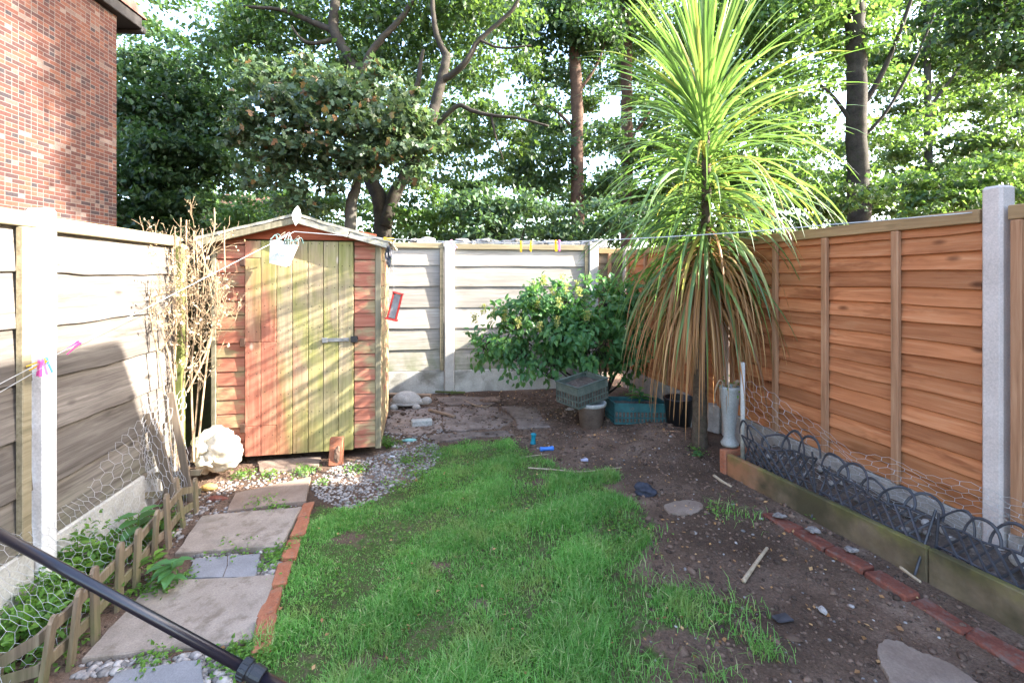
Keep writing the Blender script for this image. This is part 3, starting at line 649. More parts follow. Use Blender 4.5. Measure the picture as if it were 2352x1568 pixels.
for s_, h_ in ((0.0, 1.92), (2.162, 1.88), (RL, 1.95)):
    simple(t, 'concrete_post', M['concrete_grey'], (s_ - 0.044, s_ + 0.044, -0.05, 0.045, -0.1, h_), bev=0.012)
for a_, b_ in ((0.053, 2.113), (2.214, RL - 0.05), (RL + 0.052, RL + 1.6)):
    simple(t, 'gravel_board', M['stone'], (a_, b_, -0.03, 0.02, -0.1, 0.265), bev=0.008)

# rubble wall beyond the back fence
t = thing('rubble_wall', 'pale old rubble stone wall showing above the back fence', 'stone wall', (BX, BY + 0.45, 0), TH)
m_ = MB(); box(m_, bs(800), bs(1400), 0, 0.32, -0.1, 1.93, bev=0.01); m_.build('wall_core', M['stone'], t, local=True)
m_ = MB(); xx = bs(925)
while xx < bs(1395):
    w_ = rng.uniform(0.10, 0.26)
    hq = rng.uniform(.04, .10); box(m_, -w_ * .5, w_ * .5, -.14, .14, -.05, hq, bev=.018, jit=.012, R=orient(rng.normal(0, .05), rng.normal(0, .06), rng.normal(0, .08)), T=(xx + w_ / 2, .12 + rng.normal(0, .03), 1.945))
    if rng.uniform() < .5: lump(m_, (xx + w_ * .6, .03, 1.93 + hq), (w_ * .4, .09, .035), 2, .25, 3, int(xx * 1000) % 9973, rough=.05)
    xx += w_ * 0.9
m_.build('coping_stones', M['stone_pale'], t, local=True)

# ------------------------------------------------------------------ shed
SA = math.radians(11)
SL = np.array([-2.358, 3.72])
def shed_p(x, y, z): return np.array([SL[0] + x * math.cos(SA) - y * math.sin(SA), SL[1] + x * math.sin(SA) + y * math.cos(SA), z])
t = thing('garden_shed', 'small apex garden shed with worn red boards and green-stained door', 'shed', (SL[0], SL[1], 0.0), SA)
SHED = t
W_, D_, Z0, EV, AP = 1.277, 1.1, 0.075, 1.80, 1.975
m_ = MB()                      # carcass behind the boards
V = np.array([[0.03, 0.05, Z0], [W_ - .03, 0.05, Z0], [W_ - .03, 0.05, EV - .02], [0.64, 0.05, AP - .03], [0.03, 0.05, EV - .02]])
V = np.vstack([V, V + [0, D_ - 0.1, 0]])
m_.add(V, np.array([[0, 1, 2, 3, 4]]), np.array([[9, 8, 7, 6, 5]]), np.array([[0, 5, 6, 1], [1, 6, 7, 2], [2, 7, 8, 3], [3, 8, 9, 4], [4, 9, 5, 0]]))
m_.build('inner_wall', M['fence_dark'], t, local=True)
def shiplap(m_, x0, x1, y, z0, z1, h, vary=0.0):
    z = z0
    while z < z1 - 0.02:
        zt = min(z + h, z1)
        yy = y + rng.normal(0, 0.0015)
        V = np.array([[x0, yy - 0.016, z + .004], [x1, yy - 0.016, z + .004], [x1, yy - 0.010, zt - .012], [x0, yy - 0.010, zt - .012], [x0, yy - .001, zt - .001], [x1, yy - .001, zt - .001],
                      [x0, yy + .006, z + .004], [x1, yy + .006, z + .004], [x0, yy + .006, zt - .001], [x1, yy + .006, zt - .001]])
        m_.add(V, np.array([[0, 1, 2, 3], [3, 2, 5, 4], [6, 7, 1, 0], [4, 5, 9, 8], [6, 0, 3, 8], [1, 7, 9, 2]]), np.array([[3, 4, 8], [2, 9, 5]]))
        z = zt
m_ = MB(); shiplap(m_, 0.03, 0.232, 0.04, Z0, 1.80, 0.112); m_.build('front_siding', M['shed_side'], t, local=True)
m_ = MB(); shiplap(m_, 1.072, W_ - 0.04, 0.04, Z0, 1.795, 0.112); m_.build('front_siding', M['shed_side'], t, local=True)
m_ = MB(); box(m_, 0.03, W_ - 0.03, 0.022, 0.045, 1.802, 1.86, bev=.003)
V = np.array([[0.04, 0.026, 1.861], [W_ - 0.04, 0.026, 1.861], [0.64, 0.026, AP - .02], [0.04, 0.045, 1.861], [W_ - .04, 0.045, 1.861], [0.64, 0.045, AP - .02]])
m_.add(V, np.array([[0, 1, 2], [5, 4, 3]]), np.array([[0, 3, 4, 1], [1, 4, 5, 2], [2, 5, 3, 0]]))
m_.build('gable_board', M['shed_red'], t, local=True)
for xa, xb in ((W_ - 0.012, W_ + 0.004), (-0.004, 0.012)):
    m_ = MB(); z = Z0
    while z < EV - 0.03:
        box(m_, xa, xb, 0.052, D_, z, min(z + 0.108, EV), bev=.003, jit=.001); z += 0.112
    m_.build('side_siding', M['shed_side'], t, local=True)
simple(t, 'corner_trim', M['shed_trim'], (W_ - 0.038, W_ + 0.008, 0.014, 0.05, Z0 - .01, 1.80))
simple(t, 'corner_trim', M['shed_trim'], (-0.008, 0.026, 0.014, 0.05, Z0 - .01, 1.80))
# door: seven boards
m_ = MB(); dx0, dx1 = 0.238, 1.066; bw_ = (dx1 - dx0) / 7
cuts = {0: (1.65, 0.98, 0.31), 1: (0.98, 0.31)}
for b in range(7):
    zs = [Z0 - .005] + sorted(cuts.get(b, ())) + [1.79]
    for z0, z1 in zip(zs[:-1], zs[1:]):
        box(m_, dx0 + b * bw_ + .0022, dx0 + (b + 1) * bw_ - .0022, 0.008, 0.035, z0 + .0015, z1 - .0015, bev=.0025, jit=.0006)
door = m_.build('door', M['shed_door'], t, local=True)
m_ = MB(); box(m_, 0.82, 1.03, -0.003, 0.0075, 0.968, 0.998, bev=.002); box(m_, 0.82, 0.865, -0.018, -0.003, 0.962, 1.004, bev=.004); box(m_, 0.99, 1.02, -0.012, -0.003, 0.972, 0.994, bev=.003)
m_.build('hasp', M['metal'], door, local=True)
simple(t, 'latch_plate', M['black_plastic'], (1.045, 1.10, -0.012, 0.02, 0.96, 1.01))
for zz in (0.98, 0.30, 1.62):
    simple(door, 'hinge', M['rust'], (0.205, 0.245, -0.004, 0.0075, zz - .035, zz + .035), bev=.003)
# roof
m_ = MB()
for sgn in (-1, 1):
    ex = -0.09 if sgn < 0 else W_ + 0.09
    slope = (AP - EV) / 0.64; ez = AP + 0.028 - slope * abs(ex - 0.64)
    kx, ky = 14, 6
    gx = np.linspace(0.64, ex, kx); gy = np.linspace(-0.085, D_ + 0.08, ky)
    X_, Y_ = np.meshgrid(gx, gy, indexing='ij'); Zt = AP + 0.028 - slope * np.abs(X_ - 0.64) + 0.006 * wob(X_ * 3, Y_ * 3, 2, 9)
    top = np.stack([X_, Y_ + 0.006 * wob(X_ * 5, Y_, 4, 10), Zt], -1).reshape(-1, 3); bot = top - [0, 0, 0.022]
    i, j = np.meshgrid(np.arange(kx - 1), np.arange(ky - 1), indexing='ij'); a = (i * ky + j).ravel(); N_ = kx * ky
    q = np.stack([a, a + ky, a + ky + 1, a + 1], -1)
    e1 = np.arange(kx - 1) * ky; e2 = e1 + ky - 1; e3 = (kx - 1) * ky + np.arange(ky - 1)
    m_.add(np.vstack([top, bot]), q, q[:, ::-1] + N_, np.stack([e1, e1 + N_, e1 + ky + N_, e1 + ky], -1), np.stack([e2, e2 + ky, e2 + ky + N_, e2 + N_], -1), np.stack([e3, e3 + N_, e3 + 1 + N_, e3 + 1], -1))
roof = m_.build('roof', M['felt'], t, local=True)
for sgn in (-1, 1):
    m_ = MB(); sl = math.atan2(AP - EV, 0.64)
    L_ = 0.74
    parts_ = ((0.0, 0.42), (0.425, L_)) if sgn > 0 else ((0.0, L_),)
    for l0, l1 in parts_:
        R_ = orient(0, sgn * sl, 0)
        x0_, x1_ = (l0, l1) if sgn > 0 else (-l1, -l0)
        box(m_, x0_, x1_, -0.082, -0.060, -0.052, -0.002, bev=.003, jit=.002, R=R_, T=(0.64, 0, AP + 0.005))
    m_.build('bargeboard', M['felt'] if sgn > 0 else M['shed_trim'], roof, local=True)
m_ = MB(); V = np.array([[0, 0, .075], [.018, 0, .05], [.034, 0, .0], [.022, 0, -.04], [0, 0, -.08], [-.022, 0, -.04], [-.034, 0, .0], [-.018, 0, .05]])
V = V @ orient(0, math.radians(6), 0).T + [0.65, -0.105, 1.985]
m_.add(np.vstack([V, V + [0, .018, 0]]), np.array([range(8)]), np.array([list(range(15, 7, -1))]), np.stack([np.arange(8), np.arange(8) + 8, (np.arange(8) + 1) % 8 + 8, (np.arange(8) + 1) % 8], -1))
fin = m_.build('finial', M['concrete_white'], t, local=True)
m_ = MB(); q = np.linspace(0, 1, 26)
tube(m_, np.stack([0.632 + 0.036 * q, np.full(26, -0.1062), 1.992 + 0.010 * q + 0.006 * np.sin(q * 34)], -1), 0.0009, 4)
m_.build('faded_script', M['stone'], fin, local=True)

# hanging white planter
c = shed_p(0.56, -0.16, 1.68)
t = thing('hanging_planter', 'white square tapered planter hanging tilted on the shed front', 'planter', c, rot=(math.radians(6), math.radians(14), SA))
m_ = MB()
def frus(m_, a, b, z0, z1, inner=True):
    V = np.array([[-a, -a, z0], [a, -a, z0], [a, a, z0], [-a, a, z0], [-b, -b, z1], [b, -b, z1], [b, b, z1], [-b, b, z1]])
    b2 = b - .005; a2 = a - .005
    V2 = np.array([[-b2, -b2, z1], [b2, -b2, z1], [b2, b2, z1], [-b2, b2, z1], [-a2, -a2, z0 + .05], [a2, -a2, z0 + .05], [a2, a2, z0 + .05], [-a2, a2, z0 + .05]])
    F_ = [[3, 2, 1, 0], [0, 1, 5, 4], [1, 2, 6, 5], [2, 3, 7, 6], [3, 0, 4, 7]]
    F2 = [[4, 5, 9, 8], [5, 6, 10, 9], [6, 7, 11, 10], [7, 4, 8, 11], [8, 9, 13, 12], [9, 10, 14, 13], [10, 11, 15, 14], [11, 8, 12, 15], [12, 13, 14, 15]]
    m_.add(np.vstack([V, V2]), np.array(F_ + F2))
frus(m_, .058, .082, -.085, .085); p = m_.build('pot', M['white_pot'], t, local=True)
m_ = MB(); q = np.linspace(-1, 1, 40)
tube(m_, np.stack([.045 * q, np.full(40, -.0735) , -0.005 + .010 * q + .008 * np.sin(q * 16)], -1), .0016, 4); m_.build('faded_script', M['sprig'], p, local=True)
m_ = MB()
for k in range(14):
    a = rng.uniform(0, 6.28); b0 = np.array([.03 * math.cos(a), .03 * math.sin(a), .05]); e = b0 + [.06 * math.cos(a) + .02, .05 * math.sin(a) - .01, rng.uniform(.06, .12)]
    m2 = (b0 + e) / 2 + rng.normal(0, .015, 3); tube(m_, smooth_path([b0, m2, e, e + [.03 * math.cos(a), .03 * math.sin(a), -.04]], 4), .0035, 5)
m_.build('dried_plant', M['sprig'], t, local=True)
m_ = MB(); tube(m_, [(-.07, 0, .085), (0, .06, .17), (.07, 0, .085)], .002, 5); m_.build('wire_hanger', M['wire'], t, local=True)

# ------------------------------------------------------------------ washing line, pegs, hung things
LA = at(-60, 912, 1.95); LB = at(676, 532, 3.55)
LA2 = at(-60, 935, 1.95)
RPT = [at(*p) for p in ((676, 532, 3.55), (885, 548, 3.5), (1100, 557, 3.3), (1285, 556, 3.15), (1650, 537, 2.85), (1920, 515, 2.65), (2352, 478, 2.36), (2390, 474, 2.33))]
m_ = MB(); tube(m_, [LA, LB], .0015, 6); tube(m_, [LA2, at(130, 825, 2.12)], .0015, 6)
tube(m_, smooth_path(RPT, 6), .0032, 6)
tag(m_.build('washing_line', M['line']), 'thin grey washing line strung from the left past the shed to the right post', 'washing line')
def on_left(px):
    r = (px - CX) / F; d = LB - LA; s_ = (r * LA[1] - LA[0]) / (d[0] - r * d[1]); return LA + d * s_
RS = smooth_path(RPT, 30)
def on_right(px):
    u_ = CX + F * RS[:, 0] / RS[:, 1]; k_ = np.argmin(np.abs(u_ - px)); return RS[k_]
def peg(label, col, pos, rot, group='plastic clothes pegs on the washing line'):
    t = thing('clothes_peg', label, 'clothes peg', pos, rot=rot, group=group)
    for sgn in (-1, 1):
        m_ = MB()
        pr = np.array([[.001, .010], [.006, .014], [.011, .008], [.009, -.012], [.013, -.06], [.0085, -.062], [.0035, -.018], [.001, -.010]]) * [sgn, 1]
        n_ = len(pr)
        V = np.vstack([np.c_[pr[:, 0], np.full(n_, -.005), pr[:, 1]], np.c_[pr[:, 0], np.full(n_, .005), pr[:, 1]]])
        ii = np.arange(n_); jj = (ii + 1) % n_
        m_.add(V, np.array([ii]), np.array([ii[::-1] + n_]), np.stack([ii, ii + n_, jj + n_, jj], -1)); m_.build('peg_leg', M[col], t, local=True)
    m_ = MB(); an = np.linspace(0, 12.5, 40); tube(m_, np.stack([.0045 * np.cos(an), np.linspace(-.006, .006, 40), -.012 + .0045 * np.sin(an)], -1), .0009, 4)
    m_.build('spring', M['metal'], t, local=True)
R3 = math.radians
peg('yellow peg pointing left, in front of the peg bunch by the white post', 'peg_yellow', on_left(100), (0, R3(62), R3(20)))
peg('blue peg at the back of the bunch by the white post', 'peg_blue', on_left(104), (0, R3(-14), R3(25)))
peg('bright pink peg hanging in the bunch by the white post', 'peg_pink', on_left(92), (0, R3(8), R3(-20)))
peg('pale pink peg hanging in the bunch between yellow and blue pegs', 'peg_rose', on_left(96), (0, R3(-8), R3(30)))
peg('pink peg alone on the line against the left fence', 'peg_pink', on_left(178), (0, R3(48), R3(25)))
peg('yellow peg lying sideways at the shed roof corner', 'peg_yellow', on_right(884), (0, R3(-82), 0))
peg('pale pink and white peg in front of the back concrete post', 'peg_rose', on_right(1040), (0, R3(-40), R3(40)))
peg('upright yellow peg, leftmost of the four on the line at the back', 'peg_yellow', on_right(1198), (0, R3(4), R3(80)))
peg('tilted yellow peg leaning between the two straight yellow pegs', 'peg_yellow', on_right(1222), (0, R3(22), R3(75)))
peg('yellow peg right beside the pink one over the bush', 'peg_yellow', on_right(1275), (0, R3(-6), R3(70)))
peg('pink peg right of the yellow pegs over the bush', 'peg_rose', on_right(1286), (0, R3(4), R3(80)))

c = at(907, 703, 3.95)
t = thing('bird_feeder', 'red framed mesh bird feeder hanging tilted on a string beside the shed', 'bird feeder', c, rot=(0, R3(14), R3(8)))
m_ = MB(); box(m_, -.045, .045, -.04, .04, .105, .118, bev=.003); m_.build('roof_plate', M['red_feeder'], t, local=True)
m_ = MB(); box(m_, -.052, .052, -.045, .045, -.118, -.105, bev=.003); m_.build('tray', M['red_feeder'], t, local=True)
m_ = MB()
for sx in (-1, 1):
    for sy in (-1, 1): box(m_, sx * .034 - .006, sx * .034 + .006, sy * .03 - .006, sy * .03 + .006, -.105, .105, bev=.002)
m_.build('frame', M['red_feeder'], t, local=True)
m_ = MB(); box(m_, -.026, .026, -.024, .024, -.10, .10)
for k in range(16):
    z = -.1 + k * .0125
    tube(m_, [(-.028, -.026, z), (.028, -.026, z + .012)], .0012, 4); tube(m_, [(-.028, -.026, z + .012), (.028, -.026, z)], .0012, 4)
m_.build('mesh_panel', M['mesh_grey'], t, local=True)
m_ = MB(); tube(m_, [at(905, 676, 3.95), at(903, 552, 3.5 + .38)], .0012, 4); m_.build('string', M['line'], t)
c = at(893, 560, 3.72)
t = thing('dried_bunch', 'dark dried bunch of stems hanging below the line at the shed corner', 'dried plant', c)
m_ = MB(); k = 120
P_ = np.c_[rng.normal(0, .012, k), rng.normal(0, .01, k), -rng.uniform(0, .14, k)]
leaves(m_, P_, np.c_[rng.normal(0, .18, (k, 2)), -np.ones(k)], rng.normal(size=(k, 3)), rng.uniform(.03, .08, k), (KITE[0] * [0.3, 1, 1], KITE[1]))
for k in range(7): tube(m_, smooth_path([(0, 0, 0), (rng.normal(0, .01), rng.normal(0, .01), -.12), (rng.normal(0, .02), 0, -rng.uniform(.17, .26))], 4), .0012, 4)
m_.build('stems', M['dark_tuft'], t, local=True)

# ------------------------------------------------------------------ left border: pickets, stakes, wire, twig shrub, bundle
t = thing('picket_fence', 'low weathered wooden picket edging beside the slab path', 'picket fence', (-1.70, 1.83, 0), 0)
pk = [(-10, 1600, 1505, 58), (95, 1592, 1418, 42), (162, 1529, 1358, 30), (220, 1469, 1298, 28), (273, 1400, 1248, 31), (313, 1350, 1215, 26), (353, 1290, 1167, 26), (388, 1260, 1132, 26), (422, 1213, 1092, 24), (452, 1182, 1097, 21)]
base = []
for k, (px, pb, pt, w_) in enumerate(pk):
    b = gr(px, pb); h_ = (pb - pt) * b[1] / F; base.append((b, h_))
    m_ = MB(); ww = .043 / 2; an = rng.normal(0, .12) - 1.25
    V = [[-ww, -.007, -.06], [ww, -.007, -.06], [ww, -.007, h_ - .018], [ww * .35, -.007, h_], [-ww * .5, -.007, h_], [-ww, -.007, h_ - .015]]
    V = np.array(V); V2 = V + [0, .014, 0]
    V = np.vstack([V, V2]); ii = np.arange(6); jj = (ii + 1) % 6
    V = V @ orient(rng.normal(0, .05), rng.normal(0, .04), -1.33 + rng.normal(0, .06)).T + b
    m_.add(V, np.array([ii]), np.array([ii[::-1] + 6]), np.stack([ii, ii + 6, jj + 6, jj], -1)); m_.build('picket', M['picket'], t)
for f_ in (0.30, 0.70):
    m_ = MB()
    pts = [np.array([b[0] - .016, b[1] + .0, b[2] + h_ * f_]) for b, h_ in base]
    pts = [pts[0] + (pts[0] - pts[1]) * 0.6] + pts
    V = []
    for p in pts: V += [p + [-.006, 0, -.02], p + [.006, 0, -.02], p + [.006, 0, .02], p + [-.006, 0, .02]]
    kx = len(pts); i, j = np.meshgrid(np.arange(kx - 1), np.arange(4), indexing='ij'); a = i * 4 + j; b_ = i * 4 + (j + 1) % 4
    m_.add(np.array(V), np.stack([a, b_, b_ + 4, a + 4], -1).reshape(-1, 4), np.array([[3, 2, 1, 0]]), np.array([np.arange(4) + (kx - 1) * 4])); m_.build('rail', M['picket'], t)
t = thing('picket_fence', 'short broken piece of picket fence standing crosswise by the dead shrub', 'picket fence', gr(330, 1165), 0)
for px, y0, y1 in ((282, 1170, 1085), (322, 1170, 1053), (385, 1160, 1050), (425, 1150, 1070)):
    Y_ = 3.02 + (px - 282) * .0012; m_ = MB(); a, b = at(px, y1, Y_), at(px, y0, Y_)
    box(m_, -.028, .028, -.007, .007, b[2] - .1, a[2], bev=.003, R=orient(0, 0, .2), T=(a[0], a[1], 0)); m_.build('picket', M['picket'], t)
for y0 in (1094, 1138):
    m_ = MB(); a, b = at(268, y0 + 4, 2.985), at(462, y0 - 10, 3.19)
    d = b - a; L_ = np.linalg.norm(d); box(m_, 0, L_, -.008, .008, -.02, .02, bev=.003, R=orient(0, -math.asin(d[2] / L_), math.atan2(d[1], d[0])), T=a); m_.build('rail', M['picket'], t)
for lab, a, b, w_ in (('flat wooden stake leaning in front of the sunlit left fence', at(359, 942, 3.12), at(392, 1130, 3.08), .034), ('rough wooden stake wrapped in wire beside the twig stems', at(416, 895, 3.2), at(431, 1110, 3.12), .022)):
    d = a - b; L_ = np.linalg.norm(d); t = thing('wooden_stake', lab, 'stake', b)
    m_ = MB(); box(m_, -w_, w_, -.009, .009, -.12, L_, bev=.003, jit=.001, R=orient(0, math.atan2(d[0], d[2]), .15), T=b); m_.build('stake', M['stake'], t)

def hexwire(mb, f, ns, nt, r):
    pts = {}; E = set()
    def P_(k): return f(k[0], k[1])
    for i in range(ns):
        for j in range(nt):
            ox = i * 1.0 + (0.5 if j % 2 else 0); oz = j * 0.75
            h = [(ox, oz), (ox + .5, oz + .25), (ox + .5, oz + .75), (ox, oz + 1.0), (ox - .5, oz + .75), (ox - .5, oz + .25)]
            h = [(round(a, 3), round(b, 3)) for a, b in h]
            for a, b in zip(h, h[1:] + h[:1]): E.add((min(a, b), max(a, b)))
    E = list(E); A = np.array([P_(e[0]) for e in E]); B = np.array([P_(e[1]) for e in E])
    T = nrm(B - A); U = nrm(np.cross(T, [0.31, 0.52, 0.79])); W = np.cross(T, U)
    an = [0, 2.09, 4.19]
    v = np.stack([p + r * (math.cos(q) * U + math.sin(q) * W) for p in (A, B) for q in an], 1).reshape(-1, 3)
    o = (np.arange(len(E)) * 6)[:, None, None]
    mb.add(v, (o + np.array([[0, 1, 4, 3], [1, 2, 5, 4], [2, 0, 3, 5]])[None]).reshape(-1, 4))
m_ = MB()
NS, NTT = 40, 9
pA, pB = np.array([-1.60, 1.28]), np.array([-2.06, 3.08])
def fw(s_, t_):
    s_ = s_ / NS; t_ = t_ / (NTT * .75)
    p = pA + (pB - pA) * s_; z = 0.04 + t_ * (0.36 + 0.06 * math.sin(s_ * 9) + 0.28 * max(0, s_ - .78) / .22)
    lean = -0.06 - 0.34 * t_**1.3 * (1 - 0.75 * max(0, s_ - .75) / .25) + .03 * math.sin(s_ * 21 + t_ * 4)
    return np.array([p[0] + lean, p[1] + .012 * math.sin(t_ * 17 + s_ * 30), z + .012 * math.sin(s_ * 33)])
hexwire(m_, fw, NS, NTT, .0008)
tag(m_.build('chicken_wire', M['wire']), 'crumpled galvanised chicken wire leaning behind the picket edging', 'wire netting')
m_ = MB()
def fw(s_, t_):
    s_ = s_ / 12; t_ = t_ / 12.0
    p = at(345 + 95 * s_, 1120, 3.06 + .12 * s_); return np.array([p[0] - .03 * t_, p[1] - .03 + .02 * math.sin(s_ * 12 + t_ * 9), .1 + .62 * t_ + .02 * math.sin(s_ * 15)])
hexwire(m_, fw, 12, 16, .0011)
tag(m_.build('chicken_wire', M['wire']), 'upright scrap of chicken wire between the two wooden stakes', 'wire netting')

# dead twig shrub
t = thing('bare_shrub', 'bare pale twiggy shrub with dead leaf scraps between left fence and shed', 'shrub', gr(435, 1120))
m_ = MB(); ends = []
def grow(p, d, L_, r, lev):
    k = 5; pts = [p]; dd = d.copy()
    for s_ in range(k):
        dd = nrm(dd + rng.normal(0, .13, 3) + [0, 0, .06]); pts.append(pts[-1] + dd * L_ / k)
    pts = np.array(pts); rad = np.linspace(r, r * .55, len(pts)); tube(m_, pts, rad, 5 if r > .004 else 4)
    ends.append(pts[-1])
    if lev > 0:
        for _ in range(rng.integers(3, 5)):
            i_ = rng.integers(1, len(pts)); nd = nrm(dd + rng.normal(0, .55, 3) * [1, .7, .8] + [0, 0, .2]); grow(pts[i_], nd, L_ * rng.uniform(.4, .7), max(r * .55, .0016), lev - 1)
mains = [((408, 1080, 3.22), (400, 900, 3.3), (405, 700, 3.3), (395, 570, 3.3)), ((418, 1090, 3.25), (420, 900, 3.3), (430, 780, 3.32), (425, 600, 3.3)), ((440, 1060, 3.35), (455, 900, 3.4), (462, 760, 3.4), (470, 600, 3.4)), ((452, 1050, 3.36), (470, 880, 3.4), (480, 800, 3.38), (505, 700, 3.35)),
         ((412, 1085, 3.2), (395, 860, 3.2), (355, 690, 3.2), (330, 600, 3.2)), ((398, 1070, 3.15), (370, 850, 3.1), (345, 720, 3.08), (350, 640, 3.1)), ((470, 880, 3.4), (450, 850, 3.4), (425, 790, 3.38), (410, 740, 3.35)), ((430, 900, 3.3), (470, 820, 3.36), (490, 740, 3.36), (500, 640, 3.33)), ((445, 1060, 3.35), (440, 850, 3.38), (455, 680, 3.38), (450, 545, 3.38))]
for ms_ in mains:
    pts = smooth_path([at(*p) for p in ms_], 5); tube(m_, pts, np.linspace(.0072, .0036, len(pts)), 6)
    for k in range(8):
        i_ = rng.integers(len(pts) // 3, len(pts)); grow(pts[i_], nrm(np.array([rng.normal(0, .5), rng.normal(0, .35), .9])), rng.uniform(.13, .3), .0023, 2)
for px, py in ((402, 520), (415, 500), (428, 505), (492, 478), (445, 530), (465, 525), (515, 520)):
    e = at(px, py, 3.35); tube(m_, smooth_path([e - [rng.normal(0, .02), 0, .32], e - [0, 0, .15], e], 4), [.005] * 8 + [.004], 5)
m_.build('stems', M['twig'], t)
m_ = MB(); E = np.array(ends); k = len(E); sel = rng.integers(0, k, 800)
leaves(m_, E[sel] + rng.normal(0, .02, (800, 3)), rng.normal(size=(800, 3)), rng.normal(size=(800, 3)), rng.uniform(.01, .032, 800), KITE)
m_.build('dead_leaves', M['lf_dry'], t)

c = at(497, 1032, 3.56)
t = thing('fleece_bundle', 'crumpled bundle of cream white fleece lying by the shed corner in the sun', 'bundle', c)
m_ = MB(); lump(m_, c, (.165, .14, .14), 4, .3, 3.2, 5, rough=.02)
for k in range(16):
    q_ = nrm(rng.normal(size=3)) * [.11, .08, .095]; lump(m_, c + q_, rng.uniform(.04, .085, 3), 3, .4, 3.5, 60 + k, rough=.03)
m_.build('fleece', M['white_bundle'], t, smooth=True)
b = gr(771, 1068)
t = thing('brick', 'loose orange brick propped upright against the shed door', 'brick', b, SA)
m_ = MB(); box(m_, -.052, .052, -.033, .033, 0, .215, bev=.005, jit=.0015, R=orient(-.14, .02, 0)); br = m_.build('brick_body', M['brick'], t, local=True)
m_ = MB(); lump(m_, (.012, -.028, .085), (.022, .008, .055), 3, .4, 3, 8, rough=.05); lump(m_, (.02, -.026, .13), (.014, .008, .03), 3, .4, 3, 9, rough=.05); m_.build('dirt_smear', M['clod'], br, local=True)

# paving slabs
def slab(label, px4, mat, z=.028, th=.05, split=None, rounds=0):
    t = thing('paving_slab', label, 'paving slab', gr(*np.mean(np.array(px4), 0)), 0, 'paving slabs of the path')
    Q = np.array([gr(px, py)[:2] for px, py in px4]); pts = []
    for _ in range(rounds):
        N_ = np.roll(Q, -1, 0); Q = np.stack([Q * .75 + N_ * .25, Q * .25 + N_ * .75], 1).reshape(-1, 2); Q = Q + rng.normal(0, .004, Q.shape)
    for p, q in zip(Q, np.roll(Q, -1, 0)):
        for s_ in np.linspace(0, 1, 9 if not rounds else 3, endpoint=False): pts.append(p + (q - p) * s_ + rng.normal(0, .0028, 2))
    pts = np.array(pts); c = pts.mean(0); m = len(pts)
    z0 = float(np.max(gz(pts[:, 0], pts[:, 1]))); zt = z0 + z * .5
    V = np.vstack([np.c_[pts, np.full(m, zt - th)], np.c_[pts, np.full(m, zt - .005)], np.c_[c + (pts - c) * .985, np.full(m, zt)]])
    ii = np.arange(m); jj = (ii + 1) % m
    m_ = MB(); m_.add(V, np.stack([ii, jj, jj + m, ii + m], -1), np.stack([ii + m, jj + m, jj + 2 * m, ii + 2 * m], -1), np.array([ii + 2 * m])); m_.build('slab', mat, t)
    if split:
        m_ = MB(); a, b = gr(*split[0]), gr(*split[1]); a[2] = b[2] = zt + .0005; tube(m_, [a, (a + b) / 2 + [.01, 0, 0], b], .002, 4); m_.build('crack', M['soil'], t)
slab('narrow earth-covered step slab at the foot of the shed door', [(590, 1062), (738, 1052), (732, 1078), (598, 1090)], M['slab_earthy'])
slab('earth-stained slab just below the strip of gravel by the shed', [(540, 1140), (713, 1102), (702, 1158), (520, 1182)], M['slab_earthy'])
slab('pale grey square slab, third one from the shed', [(462, 1192), (693, 1172), (646, 1262), (402, 1280)], M['slab'])
slab('small blue-grey cracked slab between two large slabs', [(448, 1286), (598, 1275), (586, 1329), (424, 1331)], M['slab_blue'], split=((523, 1279), (512, 1330)))
slab('largest slab on the path, under the black pole', [(352, 1340), (634, 1326), (582, 1478), (190, 1518)], M['slab'])
slab('blue-grey slab at the bottom edge of the photo', [(268, 1552), (463, 1524), (476, 1660), (150, 1690)], M['slab_blue'])
slab('round-edged slab of bare concrete showing through the dirt, bottom right corner', [(2010, 1475), (2060, 1468), (2120, 1500), (2200, 1530), (2330, 1640), (2180, 1690), (2040, 1580)], M['slab_earthy'], z=.012, rounds=2)
slab('small flat stone slab half buried in the dirt beside the lawn', [(1522, 1168), (1545, 1153), (1600, 1152), (1617, 1166), (1590, 1186), (1548, 1186)], M['slab_earthy'], z=.010, rounds=2)

pts = [gr(px, py) for px, py in ((707, 1157), (690, 1206), (676, 1240), (655, 1292), (640, 1335), (622, 1405), (605, 1462), (590, 1530))]
pts = smooth_path(pts, 10); cum = np.r_[0, np.cumsum(np.linalg.norm(np.diff(pts, axis=0), axis=1))]
labs = ['orange edging brick nearest the shed end of the lawn', 'orange edging brick beside the pale square slab', 'edging brick beside the blue-grey slab', 'edging brick beside the far corner of the largest slab', 'edging brick beside the middle of the largest slab', 'grass-covered edging brick at the near end of the row']
for k, lab in enumerate(labs):
    d0, d1 = k * .222, k * .222 + .214
    a, b = [np.array([np.interp(d, cum, pts[:, q]) for q in range(3)]) for d in (d0, d1)]
    c = (a + b) / 2; t = thing('edging_brick', lab, 'brick', (c[0] + rng.normal(0, .008), c[1], rng.normal(0, .005)), math.atan2(b[1] - a[1], b[0] - a[0]) + rng.normal(0, .03), 'orange bricks edging the lawn')
    m_ = MB(); box(m_, -.102, .102, -.037, .037, -.04, .022 + rng.uniform(-.004, .004), bev=.007, jit=.004, R=orient(rng.normal(0, .05), rng.normal(0, .025), 0)); m_.build('brick_body', M['brick'], t, local=True)
a, b = gr(1745, 1182, -.0), gr(2352, 1540, 0.0)
labs = ['dark red edging brick furthest from the camera beside the raised bed', 'dark red edging brick second from the far end below the raised bed', 'dark red edging brick with mortar stuck on it', 'dark red edging brick in the middle of the buried row', 'dark red edging brick second from the near end of the buried row', 'dark red edging brick nearest the camera below the raised bed']
d = b - a; L_ = np.linalg.norm(d); an = math.atan2(d[1], d[0])
